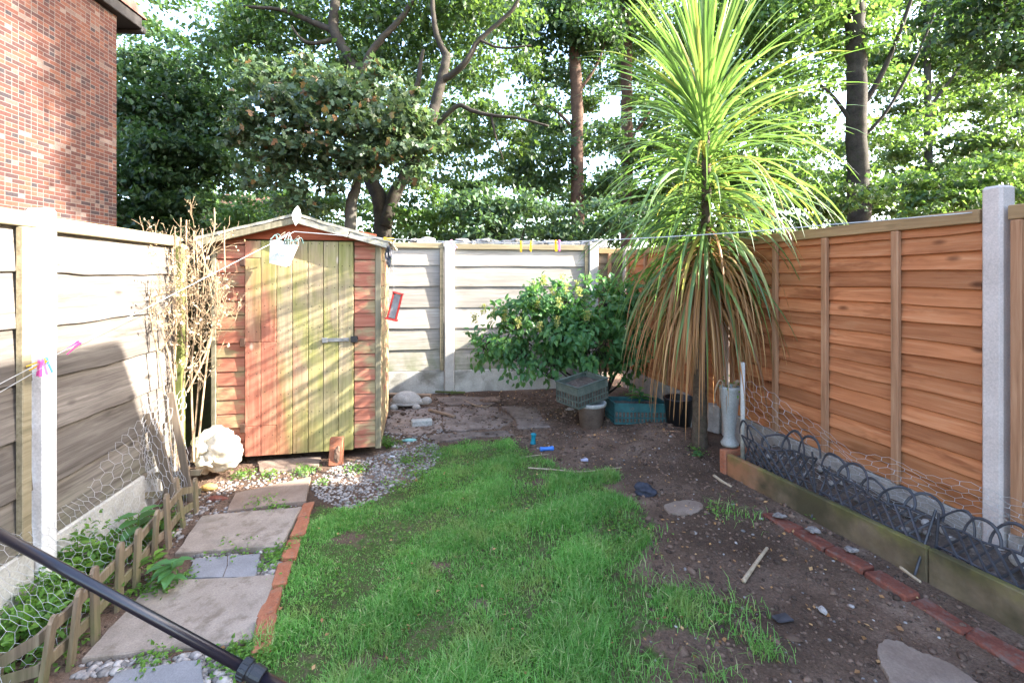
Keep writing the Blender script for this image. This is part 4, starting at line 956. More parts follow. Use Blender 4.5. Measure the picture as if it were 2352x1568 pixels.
for k, lab in enumerate(labs):
    c = a + d * (k + .5) / 6; t = thing('edging_brick', lab, 'brick', (c[0] + .05, c[1], 0.0), an + rng.normal(0, .03), 'dark bricks half buried by the raised bed')
    m_ = MB(); box(m_, -L_ / 12.4, L_ / 12.4, -.05, .05, -.06, .022 + rng.uniform(-.012, .006), bev=.008, jit=.006); m_.build('brick_body', M['brick_dark'], t, local=True)
for px, py, lab in ((1782, 1198, 'pale mortar lump on the far dark edging bricks'), (1858, 1232, 'larger splash of pale mortar on the dark edging bricks'), (1945, 1278, 'pale mortar lump nearest the camera on the dark edging bricks')):
    c = gr(px, py) + [.02, 0, .04]; t = thing('mortar_lump', lab, 'mortar', c); m_ = MB(); lump(m_, c, (.034, .024, .012), 3, .5, 3.5, px, rough=.04); m_.build('lump', M['mortar'], t)

# ------------------------------------------------------------------ raised bed on the right, edging, wire
b0, b1 = np.array([1.632, 3.62]), np.array([2.55, 0.83])
d = b1 - b0; L_ = np.linalg.norm(d); an = math.atan2(d[1], d[0])
t = thing('raised_bed', 'long narrow raised bed edged with a mossy concrete board below the orange fence', 'raised bed', (b0[0], b0[1], 0), an)
BED = t
n = NT('mossy_bed_board')
x_, y_, z_ = n.sep(n.obj()); v = n.obj()
col = n.ramp(n.noise(v, 6, 6), [(0.3, (0.10, 0.072, 0.045)), (0.7, (0.19, 0.14, 0.095))])
col = n.mix(n.ramp(x_, [(0.0, 0.85), (0.5, 0.0)]), col, (0.36, 0.14, 0.065))
col = n.mix(n.math('MULTIPLY', n.ramp(z_, [(0.1, 0.1), (0.165, 0.9)]), n.ramp(n.noise(v, 9, 4), [(0.35, 0.1), (0.6, 1.0)])), col, (0.16, 0.15, 0.04))
col = n.mix(n.ramp(n.noise(v, 2.2, 5), [(0.46, 0.0), (0.62, 0.85)]), col, (0.05, 0.044, 0.024))
n.bump(n.noise(v, 30, 6), 0.5, .01); M['bed_board'] = n.fin(col, .9, .15)
m_ = MB(); box(m_, 0.03, L_ * .46, -.02, .02, -.08, .168, bev=.006, jit=.002); box(m_, L_ * .46 + .004, L_, -.02, .02, -.08, .172, bev=.006, jit=.002); m_.build('front_board', M['bed_board'], t, local=True)
m_ = MB(); box(m_, -.03, .028, -.03, .2, -.08, .185, bev=.006, jit=.003); m_.build('end_block', M['brick'], t, local=True)
m_ = MB(); kx, ky = 90, 12
i, j = np.meshgrid(np.linspace(0.03, L_, kx), np.linspace(0.021, 0.44, ky), indexing='ij')
zz = .12 + .012 * wob(i * 2, j * 2, 0, 8) + .02 * wob(i, j, 5, 13) * .4 + .05 * (j / .4)
a = (np.arange(kx - 1)[:, None] * ky + np.arange(ky - 1)[None]).ravel()
m_.add(np.stack([i, j, zz], -1).reshape(-1, 3), np.stack([a, a + ky, a + ky + 1, a + 1], -1)); m_.build('bed_soil', M['soil'], t, smooth=True, local=True)
def bedp(x, y, z): return np.array([b0[0] + math.cos(an) * x - math.sin(an) * y, b0[1] + math.sin(an) * x + math.cos(an) * y, z])
for px, py, lab, s_ in ((2120, 1160, 'grey stone lying in the raised bed behind the black edging', .06), (2220, 1225, 'larger grey stone in the raised bed near the right post', .075)):
    r = (px - CX) / F; x = min(max(1.6 if px < 2200 else 1.95, 0), L_); c = bedp(x, .22, .2); t = thing('stone', lab, 'stone', c); m_ = MB(); lump(m_, c, (s_, s_ * .8, s_ * .6), 3, .2, 2, px); m_.build('rock', M['stone'], t, smooth=True)
m_ = MB()
for k in range(60):
    x, y = rng.uniform(.1, L_), rng.uniform(.06, .4); c = bedp(x, y, .145 + .05 * y / .4); lump(m_, c, rng.uniform(.008, .022, 3), 2, .25, 2, k)
tag(m_.build('bed_rubble', M['pebble'], smooth=True), 'small rubble and stones strewn over the raised bed soil', 'rubble', kind='stuff')
# black hooped lattice edging, four sections
def edging(sd):
    t = thing('lattice_edging', 'x', 'garden edging', (0, 0, 0)); gq = np.random.default_rng(70 + sd); w1, w2, w3 = gq.uniform(0, 6.28, 3)
    def bent(m2):
        for v in m2.v:
            x_, z_ = v[:, 0].copy(), v[:, 2].copy(); up_ = np.clip(z_, 0, 1) / .2
            v[:, 2] += up_ * (.022 * np.sin(x_ * 9 + w1) - .022 + .01 * np.sin(x_ * 23 + w2)); v[:, 1] += up_ * (.045 * np.sin(x_ * 7 + w2) + .02 * np.sin(x_ * 17 + w3)); v[:, 0] += up_ * .025 * np.sin(x_ * 11 + w3)
        return m2
    m_ = MB(); L = .60
    for k in range(5):
        cx = L * (k + .5) / 5; q = np.linspace(0, math.pi, 13)
        tube(m_, np.stack([cx + .085 * np.cos(q), .004 * (-1)**k + 0 * q, .13 + .085 * np.sin(q)], -1), .0062, 6)
    bent(m_).build('hoops', M['slate_plastic'], t, local=True)
    m_ = MB()
    for z in (.03, .13): tube(m_, [(q, 0, z) for q in np.linspace(0, L, 25)], .005, 5)
    bent(m_).build('rail', M['slate_plastic'], t, local=True)
    m_ = MB()
    for k in range(-2, 11):
        for sg in (1, -1):
            x0, x1 = k * .06, k * .06 + .12
            if sg < 0: x0, x1 = x1, x0
            if min(x0, x1) >= -.001 and max(x0, x1) <= L + .001: tube(m_, [(x0, .003 * sg, .0), (x1, .003 * sg, .13)], .0058, 5)
    bent(m_).build('lattice', M['slate_plastic'], t, local=True)
    for x in (.006, L - .006):
        m_ = MB(); tube(m_, [(x, 0, -.09), (x, 0, .15)], .006, 6); m_.build('peg_post', M['slate_plastic'], t, local=True)
    return t
el = ['black hooped lattice edging section at the urn end of the raised bed', 'black hooped lattice edging section between the urn-end section and the middle battens', 'black hooped lattice edging section in front of the grey stones', 'black hooped lattice edging section below the right concrete post']
for k, lab in enumerate(el):
    o = edging(k)
    o.scale = (1, 1, (1.65, 1.4, 1.3, 1.2)[k]); c = bedp(.12 + k * .61, .045 + .012 * (-1)**k, .135); o.location = tuple(c); o.rotation_euler = (R3(-9 + 14 * (-1)**k + rng.normal(0, 5)), R3(rng.normal(0, 3)), an + R3(rng.normal(0, 3.5))); o['label'] = lab; o['group'] = 'black lattice edging sections along the raised bed'
m_ = MB()
def fw(s_, t_):
    s_ = s_ / 30; t_ = t_ / 7.5
    a_ = np.array([1.74, 3.50]); b_ = np.array([2.62, 1.45]); p = a_ + (b_ - a_) * s_
    top = .74 - .30 * min(1, s_ / .3) + .10 * max(0, s_ - .5)
    y_ = .10 * math.sin(s_ * 3.1) ; z = .18 + (top - .18) * t_ + .012 * math.sin(s_ * 40 + t_ * 5)
    return np.array([p[0] + y_ * .95 + .012 * math.sin(t_ * 11 + s_ * 25), p[1] + y_ * .25, z])
hexwire(m_, fw, 30, 10, .0011)
tag(m_.build('chicken_wire', M['wire']), 'sagging chicken wire netting strung along the raised bed in front of the orange fence', 'wire netting')
c = at(1706, 1010, 3.52); tpt = at(1706, 832, 3.52)
t = thing('pipe_stake', 'short grey pipe stake holding the netting behind the white urn', 'stake', c)
m_ = MB(); tube(m_, [c - [0, 0, .15], tpt], .016, 10); m_.build('pipe', M['gravel_board'], t, smooth=True)
c = at(1676, 1022, 3.68)
t = thing('urn', 'tall pale glazed urn with wilted plant at the corner of the raised bed', 'urn', c)
m_ = MB(); lathe(m_, [(.0, 0), (.062, 0), (.066, .02), (.05, .045), (.042, .07), (.048, .16), (.058, .26), (.068, .36), (.074, .43), (.078, .455), (.072, .46), (.064, .45), (.058, .38), (0, .36)], 24, c); m_.build('vase', M['urn'], t, smooth=True)
m_ = MB()
for k in range(12):
    a = rng.uniform(0, 6.28); p = c + [.03 * math.cos(a), .03 * math.sin(a), .44]; tube(m_, smooth_path([p, p + [.04 * math.cos(a), .04 * math.sin(a), .06], p + [.075 * math.cos(a), .075 * math.sin(a), -.02], p + [.08 * math.cos(a), .08 * math.sin(a), -.11]], 4), np.linspace(.006, .002, 13), 5)
m_.build('wilted_stems', M['twig'], t)
m_ = MB(); k = 40; leaves(m_, c + [-.02, -.03, .46] + rng.normal(0, .035, (k, 3)), rng.normal(size=(k, 3)), rng.normal(size=(k, 3)), rng.uniform(.015, .03, k), POINTY); m_.build('green_sprig', M['lf_weed'], t)

# ------------------------------------------------------------------ palm (cordyline)
pb = np.array([1.64, 4.15, gz(1.64, 4.15)])
t = thing('palm_tree', 'tall spiky garden palm with drooping brown dead leaves before the orange fence', 'palm', pb)
m_ = MB(); tr = [pb + [0, 0, -.1], pb + [.0, 0, .05], pb + [.005, 0, .5], pb + [.02, .0, 1.1], pb + [.05, .0, 1.7], pb + [.06, 0, 2.3], pb + [.05, 0, 2.75], pb + [.04, 0, 3.12]]
trs = smooth_path(tr, 8); rad = np.interp(trs[:, 2] - pb[2], [-.1, .02, .4, 1.2, 3.1], [.085, .068, .06, .046, .034]); rad = rad * (1 + .05 * np.sin(np.arange(len(rad)) * 2.4)); tube(m_, trs, rad, 12)
M['palm_bark'] = rocky('fissured_palm_bark', (0.055, 0.04, 0.028), (0.13, 0.1, 0.075), (0.05, 0.055, 0.025), 22, 1.0, fine=60, island=0)
m_.build('trunk', M['palm_bark'], t, smooth=True)
def palm_leaves(m_, specs, seg=9):
    for (p, az, el, L, w, droop, tw) in specs:
        d = np.array([math.cos(az) * math.cos(el), math.sin(az) * math.cos(el), math.sin(el)]); pts = [np.array(p)]; dirs = [d]
        for s_ in range(seg):
            d = nrm(d + np.array([0, 0, -droop / seg * (0.4 + 1.4 * s_ / seg)])); pts.append(pts[-1] + d * L / seg); dirs.append(d)
        pts = np.array(pts); dirs = np.array(dirs)
        side = np.array([-math.sin(az), math.cos(az), 0]); V = []
        for q in range(seg + 1):
            s_ = q / seg; ww = w * min(1, .55 + 1.6 * s_) * (1 - s_**2.2) + .0008
            nn = np.cross(side, dirs[q]); sd = side * math.cos(tw * s_) + nn * math.sin(tw * s_); nn = np.cross(sd, dirs[q])
            V += [pts[q] - sd * ww + nn * ww * .35, pts[q], pts[q] + sd * ww + nn * ww * .35]
        a = np.arange(seg)[:, None] * 3; F_ = np.concatenate([a + [0, 1, 4, 3], a + [1, 2, 5, 4]])
        m_.add(np.array(V), F_)
specs = []
def tp(z): return np.array([np.interp(z, trs[:, 2] - pb[2], trs[:, k]) for k in range(3)])
for k in range(430):
    u_ = rng.uniform(0, 1)**0.72; z = 1.55 + 1.53 * u_
    el = np.interp(u_, [0, .25, .5, .78, 1], [-30, 2, 16, 42, 76]) + rng.normal(0, 11)
    specs.append((tp(z), rng.uniform(0, 6.28), R3(min(el, 88)), rng.uniform(.95, 1.36) * (1.05 if u_ > .7 else 1), rng.uniform(.013, .022), np.interp(u_, [0, .5, 1], [2.0, 1.75, .3]) * rng.uniform(.5, 1.45), rng.normal(0, .5)))
m_ = MB(); palm_leaves(m_, specs); m_.build('green_leaves', M['palm'], t)
specs = []
for k in range(26):
    specs.append((tp(rng.uniform(1.5, 1.85)), rng.uniform(0, 6.28), R3(rng.normal(-30, 14)), rng.uniform(.9, 1.15), rng.uniform(.014, .021), rng.uniform(1.8, 3.2), rng.normal(0, .6)))
m_ = MB(); palm_leaves(m_, specs); m_.build('hanging_leaves', M['palm_hang'], t); specs = []
for k in range(240):
    z = rng.uniform(1.3, 1.85); specs.append((tp(z), rng.uniform(0, 6.28), R3(rng.normal(-12, 20)), rng.uniform(.85, 1.3), rng.uniform(.007, .0125), rng.uniform(2.4, 4.5), rng.normal(0, 1.2)))
for k in range(85):
    specs.append((tp(rng.uniform(1.25, 1.7)), rng.uniform(0, 6.28), R3(rng.normal(-38, 14)), rng.uniform(.95, 1.35), rng.uniform(.006, .011), rng.uniform(2.2, 4.0), rng.normal(0, 1.3)))
m_ = MB(); palm_leaves(m_, specs); m_.build('dead_leaves', M['palm_dead'], t)

# ------------------------------------------------------------------ leafy bush, crates, pots behind
t = thing('leafy_bush', 'wide green leafy bush with pale flower spikes in front of the back fence', 'bush', gr(1390, 900, .05))
bb = [(1180, 755, 5.2, 72, 330), (1120, 790, 5.15, 38, 110), (1235, 700, 5.3, 68, 300), (1300, 690, 5.35, 60, 260), (1290, 770, 5.2, 78, 360), (1390, 700, 5.45, 72, 330), (1440, 690, 5.5, 52, 200), (1440, 770, 5.4, 60, 260), (1370, 800, 5.25, 72, 300), (1200, 820, 5.1, 52, 190), (1270, 835, 5.15, 40, 110), (1450, 830, 5.3, 42, 130), (1340, 760, 5.2, 60, 250), (1490, 660, 5.6, 35, 70)]
m_ = MB(); mt = MB(); root = gr(1392, 905, .05) + [0, .0, 0]
ms = MB()
for px, py, Y_, rp, k in bb:
    c = at(px, py, Y_); r = rp * Y_ / F
    tube(ms, smooth_path([root, root + (c - root) * .5 + [0, 0, -.08], c + [0, 0, -.02]], 5), np.linspace(.016, .005, 11), 6)
    nb = 26; tips = c + nrm(rng.normal(size=(nb, 3))) * r * (rng.uniform(.35, 1.05, (nb, 1)))
    for q in tips: tube(ms, [c + rng.normal(0, .02, 3), (c + q) / 2 + rng.normal(0, .02, 3), q], [.004, .003, .002], 4)
    k = int(k * 1.9)
    sel = rng.integers(0, nb, k); P_ = tips[sel] + rng.normal(0, .045, (k, 3)); out = nrm(P_ - c)
    leaves(m_, P_, out * .6 + rng.normal(0, .5, (k, 3)) + [0, 0, -.45], out + rng.normal(0, .35, (k, 3)) + [0, -.2, .9], rng.uniform(.045, .1, k), POINTY)
m_.build('foliage', M['lf_shrub'], t); ms.build('stems', M['bark'], t)
for px, py, Y_ in [(1225, 655, 5.3), (1250, 640, 5.3), (1290, 635, 5.35), (1210, 680, 5.2), (1270, 665, 5.2), (1300, 660, 5.2), (1325, 650, 5.3), (1110, 705, 5.15), (1135, 715, 5.1), (1090, 725, 5.15), (1160, 720, 5.0), (1330, 665, 5.2), (1235, 690, 5.05), (1285, 690, 5.0), (1190, 735, 4.95), (1350, 720, 5.0), (1280, 735, 4.9), (1240, 745, 4.9)]:
    e = at(px, py, Y_); k = 90; s_ = rng.uniform(0, 1, k); P_ = e + np.c_[rng.normal(0, .016, k), rng.normal(0, .016, k), -.11 * s_ + .03]
    leaves(mt, P_, rng.normal(size=(k, 3)) + [0, 0, .6], rng.normal(size=(k, 3)), rng.uniform(.012, .03, k), KITE)
mt.build('flower_spikes', M['lf_tip'], t)

def crate(name, label, c, sx, sy, h, mat, rot, letter=False):
    t = thing(name, label, 'crate', c, rot=rot)
    m_ = MB(); th = .006
    def wall(axis, pos, L):
        k = max(4, int(L / .035)); st = L / k
        rows = [(0, .02), (h * .30, h * .36), (h * .62, h)]
        for z0, z1 in rows:
            (box(m_, -L / 2, L / 2, pos - th / 2, pos + th / 2, z0, z1, bev=.001) if axis == 0 else box(m_, pos - th / 2, pos + th / 2, -L / 2, L / 2, z0, z1, bev=.001))
        for q in range(k + 1):
            u = -L / 2 + q * st
            a, b = max(u - .006, -L / 2), min(u + .006, L / 2)
            for z0, z1 in ((.02, h * .30), (h * .36, h * .62)):
                (box(m_, a, b, pos - th / 2, pos + th / 2, z0, z1) if axis == 0 else box(m_, pos - th / 2, pos + th / 2, a, b, z0, z1))
    wall(0, -sy / 2, sx); wall(0, sy / 2, sx); wall(1, -sx / 2, sy - .012); wall(1, sx / 2, sy - .012)
    for a, b in ((-sx / 2 - .008, -sx / 2 + .012), (sx / 2 - .012, sx / 2 + .008)):
        box(m_, a, b, -sy / 2 - .008, sy / 2 + .008, h, h + .012, bev=.002)
    for a, b in ((-sy / 2 - .008, -sy / 2 + .012), (sy / 2 - .012, sy / 2 + .008)):
        box(m_, -sx / 2 + .0125, sx / 2 - .0125, a, b, h, h + .012, bev=.002)
    cr = m_.build('crate_body', mat, t, local=True)
    m_ = MB(); gx, gy = np.meshgrid(np.linspace(-sx / 2 + .01, sx / 2 - .01, 24), np.linspace(-sy / 2 + .01, sy / 2 - .01, 16), indexing='ij')
    zz = h * .82 + .012 * wob(gx * 4, gy * 4, 3, 12); a = (np.arange(23)[:, None] * 16 + np.arange(15)[None]).ravel()
    V = np.stack([gx, gy, zz], -1).reshape(-1, 3); m_.add(V, np.stack([a, a + 16, a + 17, a + 1], -1)); box(m_, -sx / 2 + .008, sx / 2 - .008, -sy / 2 + .008, sy / 2 - .008, .005, h * .8)
    m_.build('soil_fill', M['soil'], t, local=True)
    if letter:
        cu = bpy.data.curves.new('lettering', 'FONT'); cu.body = 'LO'; cu.size = .035; cu.extrude = .001
        o = bpy.data.objects.new('lettering', cu); COL.objects.link(o); dg = bpy.context.evaluated_depsgraph_get()
        me = bpy.data.meshes.new_from_object(o.evaluated_get(dg)); COL.objects.unlink(o); bpy.data.objects.remove(o)
        o = bpy.data.objects.new('lettering', me); COL.objects.link(o); o.parent = cr; me.materials.append(M['pebble'])
        o.location = (-.13, -sy / 2 - th / 2 - .0015, h * .74); o.rotation_euler = (math.pi / 2, 0, 0); WM[o.name] = Matrix()
    return t
crate('plastic_crate', 'teal plastic vegetable crate of soil sitting on the ground', gr(1462, 965, .055), .55, .34, .19, M['teal_crate'], (R3(-3), R3(2), R3(4)), True)
crate('plastic_crate', 'dusty dark green crate perched tilted on the clay pot', at(1338, 918, 4.72), .42, .30, .20, M['grey_crate'], (R3(3), R3(-6), R3(38)))
c = gr(1363, 992, .02) + [0, .13, 0]
t = thing('plant_pot', 'dirty brown clay pot with pale rim under the tilted crate', 'pot', (c[0], c[1], 0))
m_ = MB(); lathe(m_, [(0, -.02), (.105, -.02), (.13, .235), (.138, .24)], 24); m_.build('pot_body', M['clay_pot'], t, smooth=True, local=True)
m_ = MB(); lathe(m_, [(.138, .24), (.146, .243), (.148, .275), (.138, .278), (.13, .27), (.122, .2), (0, .19)], 24); m_.build('pale_rim', M['stone_pale'], t, smooth=True, local=True)
c = gr(1568, 985, .06) + [0, .1, 0]
t = thing('plant_tub', 'black plastic tub standing between teal crate and palm trunk', 'tub', c)
m_ = MB(); lathe(m_, [(0, -.03), (.11, -.03), (.14, .26), (.148, .262), (.148, .275), (.135, .275), (.125, .18), (0, .17)], 24); m_.build('tub_body', M['black_plastic'], t, smooth=True, local=True)
c = gr(1630, 1005, .05) + [.03, .25, 0]
t = thing('concrete_block', 'sandy concrete block standing behind the palm trunk', 'block', c, -.35)
m_ = MB(); box(m_, -.15, .15, -.05, .05, -.03, .24, bev=.01, jit=.005, R=orient(-.08, .03, 0)); m_.build('block', M['stone'], t, local=True)
def plant(name, label, base, stems, mat, cat='plant'):
    t = thing(name, label, cat, base)
    ms_, ml = MB(), MB()
    for (dx, dy, hgt, nl, ls) in stems:
        b = np.asarray(base, float); e = b + [dx, dy, hgt]; pts = smooth_path([b - [0, 0, .02], b + [dx * .3, dy * .3, hgt * .5], e], 5); tube(ms_, pts, np.linspace(.004, .0018, len(pts)), 5)
        for q in range(nl):
            f_ = .3 + .7 * (q + 1) / nl; p = np.array([np.interp(f_, np.linspace(0, 1, len(pts)), pts[:, z]) for z in range(3)]); a = q * 2.4 + rng.normal(0, .3)
            s_ = ls * (1.15 - .45 * abs(f_ - .7) / .7)
            for k in (0, math.pi): leaves(ml, [p], [[math.cos(a + k), math.sin(a + k), .15 - .3 * (1 - f_)]], [[rng.normal(0, .15), rng.normal(0, .15), 1]], [s_ * rng.uniform(.8, 1.15)], POINTY)
    ms_.build('stem', M['lf_weed'], t); ml.build('leaf', mat, t)
plant('nettle', 'broad-leaved green nettle standing behind the middle pickets', gr(318, 1262), [(.0, .0, .2, 4, .12), (.03, .05, .12, 3, .09)], M['lf_nettle'])
plant('nettle', 'pale green nettle leaning over the path in front of the pickets', gr(388, 1352), [(.03, -.02, .14, 5, .085), (-.04, .02, .10, 4, .07)], M['lf_nettle'])
plant('weed_plant', 'climbing small-leaved weed by the foot of the white post', gr(178, 1330), [(.0, .0, .22, 6, .06), (-.06, .02, .14, 5, .055), (.06, .02, .16, 5, .05)], M['lf_weed'])
plant('weed_plant', 'leafy seedling at the right edge of the picket rail', gr(352, 1330), [(.0, .0, .12, 4, .07), (.04, .0, .08, 3, .06)], M['lf_weed'])
plant('seedling', 'green leafy seedling growing in the teal crate', gr(1462, 965, .055) + [.02, -.02, .17], [(.0, -.02, .15, 4, .12), (.05, .0, .1, 3, .1)], M['lf_shrub'])
plant('weed_plant', 'small weed in the hole at the foot of the palm', gr(1600, 1052), [(.0, .0, .05, 4, .05), (.03, .0, .04, 3, .04)], M['lf_nettle'])
plant('weed_plant', 'dandelion-like weed at the right foot of the shed', gr(888, 1028), [(.0, .0, .07, 5, .06), (.05, .02, .05, 4, .05), (-.02, -.03, .05, 4, .05)], M['lf_weed'])

# ------------------------------------------------------------------ bits and pieces on the ground
b = gr(930, 938)
t = thing('tortoise_ornament', 'grey stone tortoise ornament facing right on the old paving', 'ornament', (b[0], b[1] + .08, b[2]), .05)
m_ = MB(); lump(m_, (0, 0, .075), (.165, .13, .105), 4, .035, 5, 3); v_ = m_.v[0]; v_[:, 2] = np.maximum(v_[:, 2], .035); lump(m_, (0, 0, .05), (.185, .15, .03), 3, .03, 4, 4); m_.build('shell', M['stone'], t, smooth=True, local=True)
m_ = MB(); lump(m_, (.235, -.03, .075), (.06, .042, .045), 3, .05, 2, 5); lump(m_, (.17, -.02, .06), (.06, .04, .035), 3, .03, 2, 6); m_.build('head', M['stone'], t, smooth=True, local=True)
for x_, y_ in ((.13, -.12), (-.12, -.12), (.12, .12), (-.12, .12)):
    m_ = MB(); lump(m_, (x_, y_, .025), (.05, .035, .035), 2, .08, 2, 7); m_.build('foot', M['stone'], t, smooth=True, local=True)
def bar(name, label, cat, a, b, w, h, mat, group=None):
    a, b = np.asarray(a, float), np.asarray(b, float); d = b - a; L = np.linalg.norm(d); c = (a + b) / 2
    t = thing(name, label, cat, c, rot=(0, -math.asin(d[2] / L), math.atan2(d[1], d[0])), group=group)
    m_ = MB(); box(m_, -L / 2, L / 2, -w / 2, w / 2, -h / 2, h / 2, bev=min(w, h) * .12, jit=.0015); m_.build('timber', M[mat], t, local=True)
bar('plank', 'pale wooden plank lying along the foot of the back fence', 'plank', gr(860, 905, .03), gr(990, 908, .03), .07, .03, 'plank')
bar('plank', 'thin brown lath lying on the paving right of the tortoise', 'plank', gr(985, 940, .03), gr(1045, 955, .03), .035, .02, 'plank')
bar('plank', 'dark grey lath lying against the back gravel board', 'plank', gr(1000, 899, .03), gr(1068, 901, .03), .04, .02, 'fence_dark')
bar('stone_piece', 'broken pale concrete kerb piece on the old paving', 'stone', gr(945, 972, .03), gr(992, 968, .03), .09, .06, 'stone_pale')
def polyt(name, label, cat, pts, rad, mat, part='stick'):
    t = thing(name, label, cat, pts[0]); m_ = MB(); p = smooth_path(pts, 6); tube(m_, p, np.linspace(rad[0], rad[1], len(p)), 7); m_.build(part, M[mat], t, smooth=True)
polyt('twig', 'long thin curved twig lying across the bare earth', 'twig', [gr(1213, 1074, .012), gr(1270, 1078, .014), gr(1330, 1083, .012), gr(1385, 1078, .016), gr(1428, 1073, .012)], (.006, .004), 'bone')
polyt('twig', 'short thin twig at the lawn edge below the blue toys', 'twig', [gr(1190, 1052, .01), gr(1225, 1046, .013), gr(1262, 1043, .01)], (.004, .003), 'bone')
polyt('stick', 'pale broken stalk lying on dark earth near the raised bed', 'stick', [gr(1708, 1334, .015), gr(1735, 1295, .017), gr(1762, 1258, .02)], (.011, .008), 'bone')
polyt('twig', 'brown curved root lying near the back fence', 'twig', [gr(1063, 918, .012), gr(1090, 930, .02), gr(1115, 934, .016), gr(1130, 928, .02)], (.012, .008), 'plank')
polyt('stick', 'weathered stick lying at the foot of the raised bed board', 'stick', [gr(2068, 1302, .05), gr(2095, 1322, .05), gr(2115, 1336, .05)], (.008, .006), 'bone')
polyt('stick', 'short pale stick fragment near the bed corner', 'stick', [gr(1640, 1092, .012), gr(1660, 1106, .014), gr(1680, 1117, .012)], (.012, .009), 'bone')
def bone_toy(label, c, ax, L, r, mat):
    t = thing('dog_toy', label, 'dog toy', c); m_ = MB(); ax = nrm(np.asarray(ax, float)); q = np.linspace(-.5, .5, 15); p = c + q[:, None] * L * ax; tube(m_, p, r * (1 + .55 * (np.abs(q) * 2)**3 * (np.abs(q) < .49) ) * np.where(np.abs(q) > .48, .7, 1), 10); m_.build('toy_body', M[mat], t, smooth=True)
c = gr(1225, 1020); bone_toy('teal bone-shaped dog toy standing upright at the lawn edge', c + [0, 0, .05], (.05, 0, 1), .10, .021, 'teal_toy')
bone_toy('blue bone-shaped dog toy lying on the earth beside the teal one', gr(1256, 1030, .02), (1, .12, .03), .125, .016, 'blue_toy')
c = gr(1342, 1056, .015); t = thing('plastic_scrap', 'lilac plastic scrap on the bare earth', 'litter', c, .4); m_ = MB(); box(m_, -.03, .03, -.012, .012, -.01, .012, bev=.004, jit=.003); m_.build('scrap', M['lilac'], t, local=True)
c = gr(1482, 1128, .02); t = thing('rag', 'crumpled dark blue-grey rag at the lawn edge', 'rag', c); m_ = MB(); lump(m_, c, (.07, .055, .04), 4, .4, 3.2, 13, rough=.03); m_.build('cloth', M['rag'], t, smooth=True)
c = gr(1797, 1420, .012); t = thing('slate_piece', 'flat dark slate fragment on the bare earth', 'slate', c, .3); m_ = MB(); box(m_, -.04, .04, -.022, .022, -.008, .008, bev=.003, jit=.005); m_.build('slate', M['slate_plastic'], t, local=True)
c = gr(480, 1118, .03); t = thing('log', 'ochre rotten log chunk at the end of the picket edging', 'log', c, .1); m_ = MB(); lump(m_, (0, 0, 0), (.055, .03, .025), 3, .12, 3, 21, rough=.02); m_.build('wood_chunk', M['ochre_wood'], t, local=True)
for k, (lab, px, py, mat, s_) in enumerate([('broken reddish brick piece beside the picket end', 500, 1145, 'brick_dark', (.07, .03, .02)), ('bright red plastic scrap beside the pickets', 480, 1163, 'red_scrap', (.045, .009, .008)), ('ochre wood chip at the earth-stained slab', 540, 1172, 'ochre_wood', (.05, .02, .015)),
                                           ('red scrap on the leaf litter by the back fence', 1290, 898, 'red_scrap', (.035, .02, .015)), ('white paper scrap by the bush foot', 1245, 868, 'white_scrap', (.06, .04, .04)), ('white scrap on the gravel right of the shed', 901, 1048, 'white_scrap', (.022, .01, .008)),
                                           ('pale teal plastic scrap on the gravel right of the shed', 940, 1010, 'teal_rag', (.07, .02, .015)), ('dark clod heap on the old paving', 1130, 918, 'clod', (.12, .06, .05)), ('brown stone beside the clay pot', 1310, 945, 'stone', (.07, .05, .045)), ('white stone on the near dirt by the lawn', 1890, 1400, 'pebble', (.016, .02, .012))]):
    c = gr(px, py, s_[2] * .6); t = thing('scrap' if 'scrap' in lab else 'fragment', lab, 'debris', c); m_ = MB(); lump(m_, c, s_, 3, .28, 3, 40 + k, rough=.03); m_.build('piece', M[mat], t)

# ------------------------------------------------------------------ black pole
A_, B_ = at(-60, 1194, 1.56), at(575, 1541, 1.40)
d = B_ - A_; top = A_ - d * .40; bot = B_ + d * (B_[2] / -d[2] - .004)
t = thing('line_prop', 'black telescopic metal pole leaning across the near left corner', 'pole', bot)
col_a, col_b = B_ - d * .022, B_ + d * .03
m_ = MB(); tube(m_, [top, B_], .0150, 18); m_.build('upper_tube', M['black_pole'], t, smooth=True)
m_ = MB(); tube(m_, [B_, bot], .0182, 18); m_.build('lower_tube', M['black_pole'], t, smooth=True)
m_ = MB(); s_ = np.array([-.030, -.028, -.004, -.002, .006, .008, .040, .042]); r_ = np.array([.019, .026, .027, .023, .023, .0265, .0245, .019]); tube(m_, B_ + s_[:, None] * d, r_, 18)
for k in range(10):
    a = k * .628; u_ = nrm(np.cross(d, [0, 0, 1])); w_ = nrm(np.cross(u_, d)); o_ = (math.cos(a) * u_ + math.sin(a) * w_) * .027
    tube(m_, [B_ - d * .026 + o_, B_ - d * .006 + o_], .0022, 5)
m_.build('collar', M['black_plastic'], t)

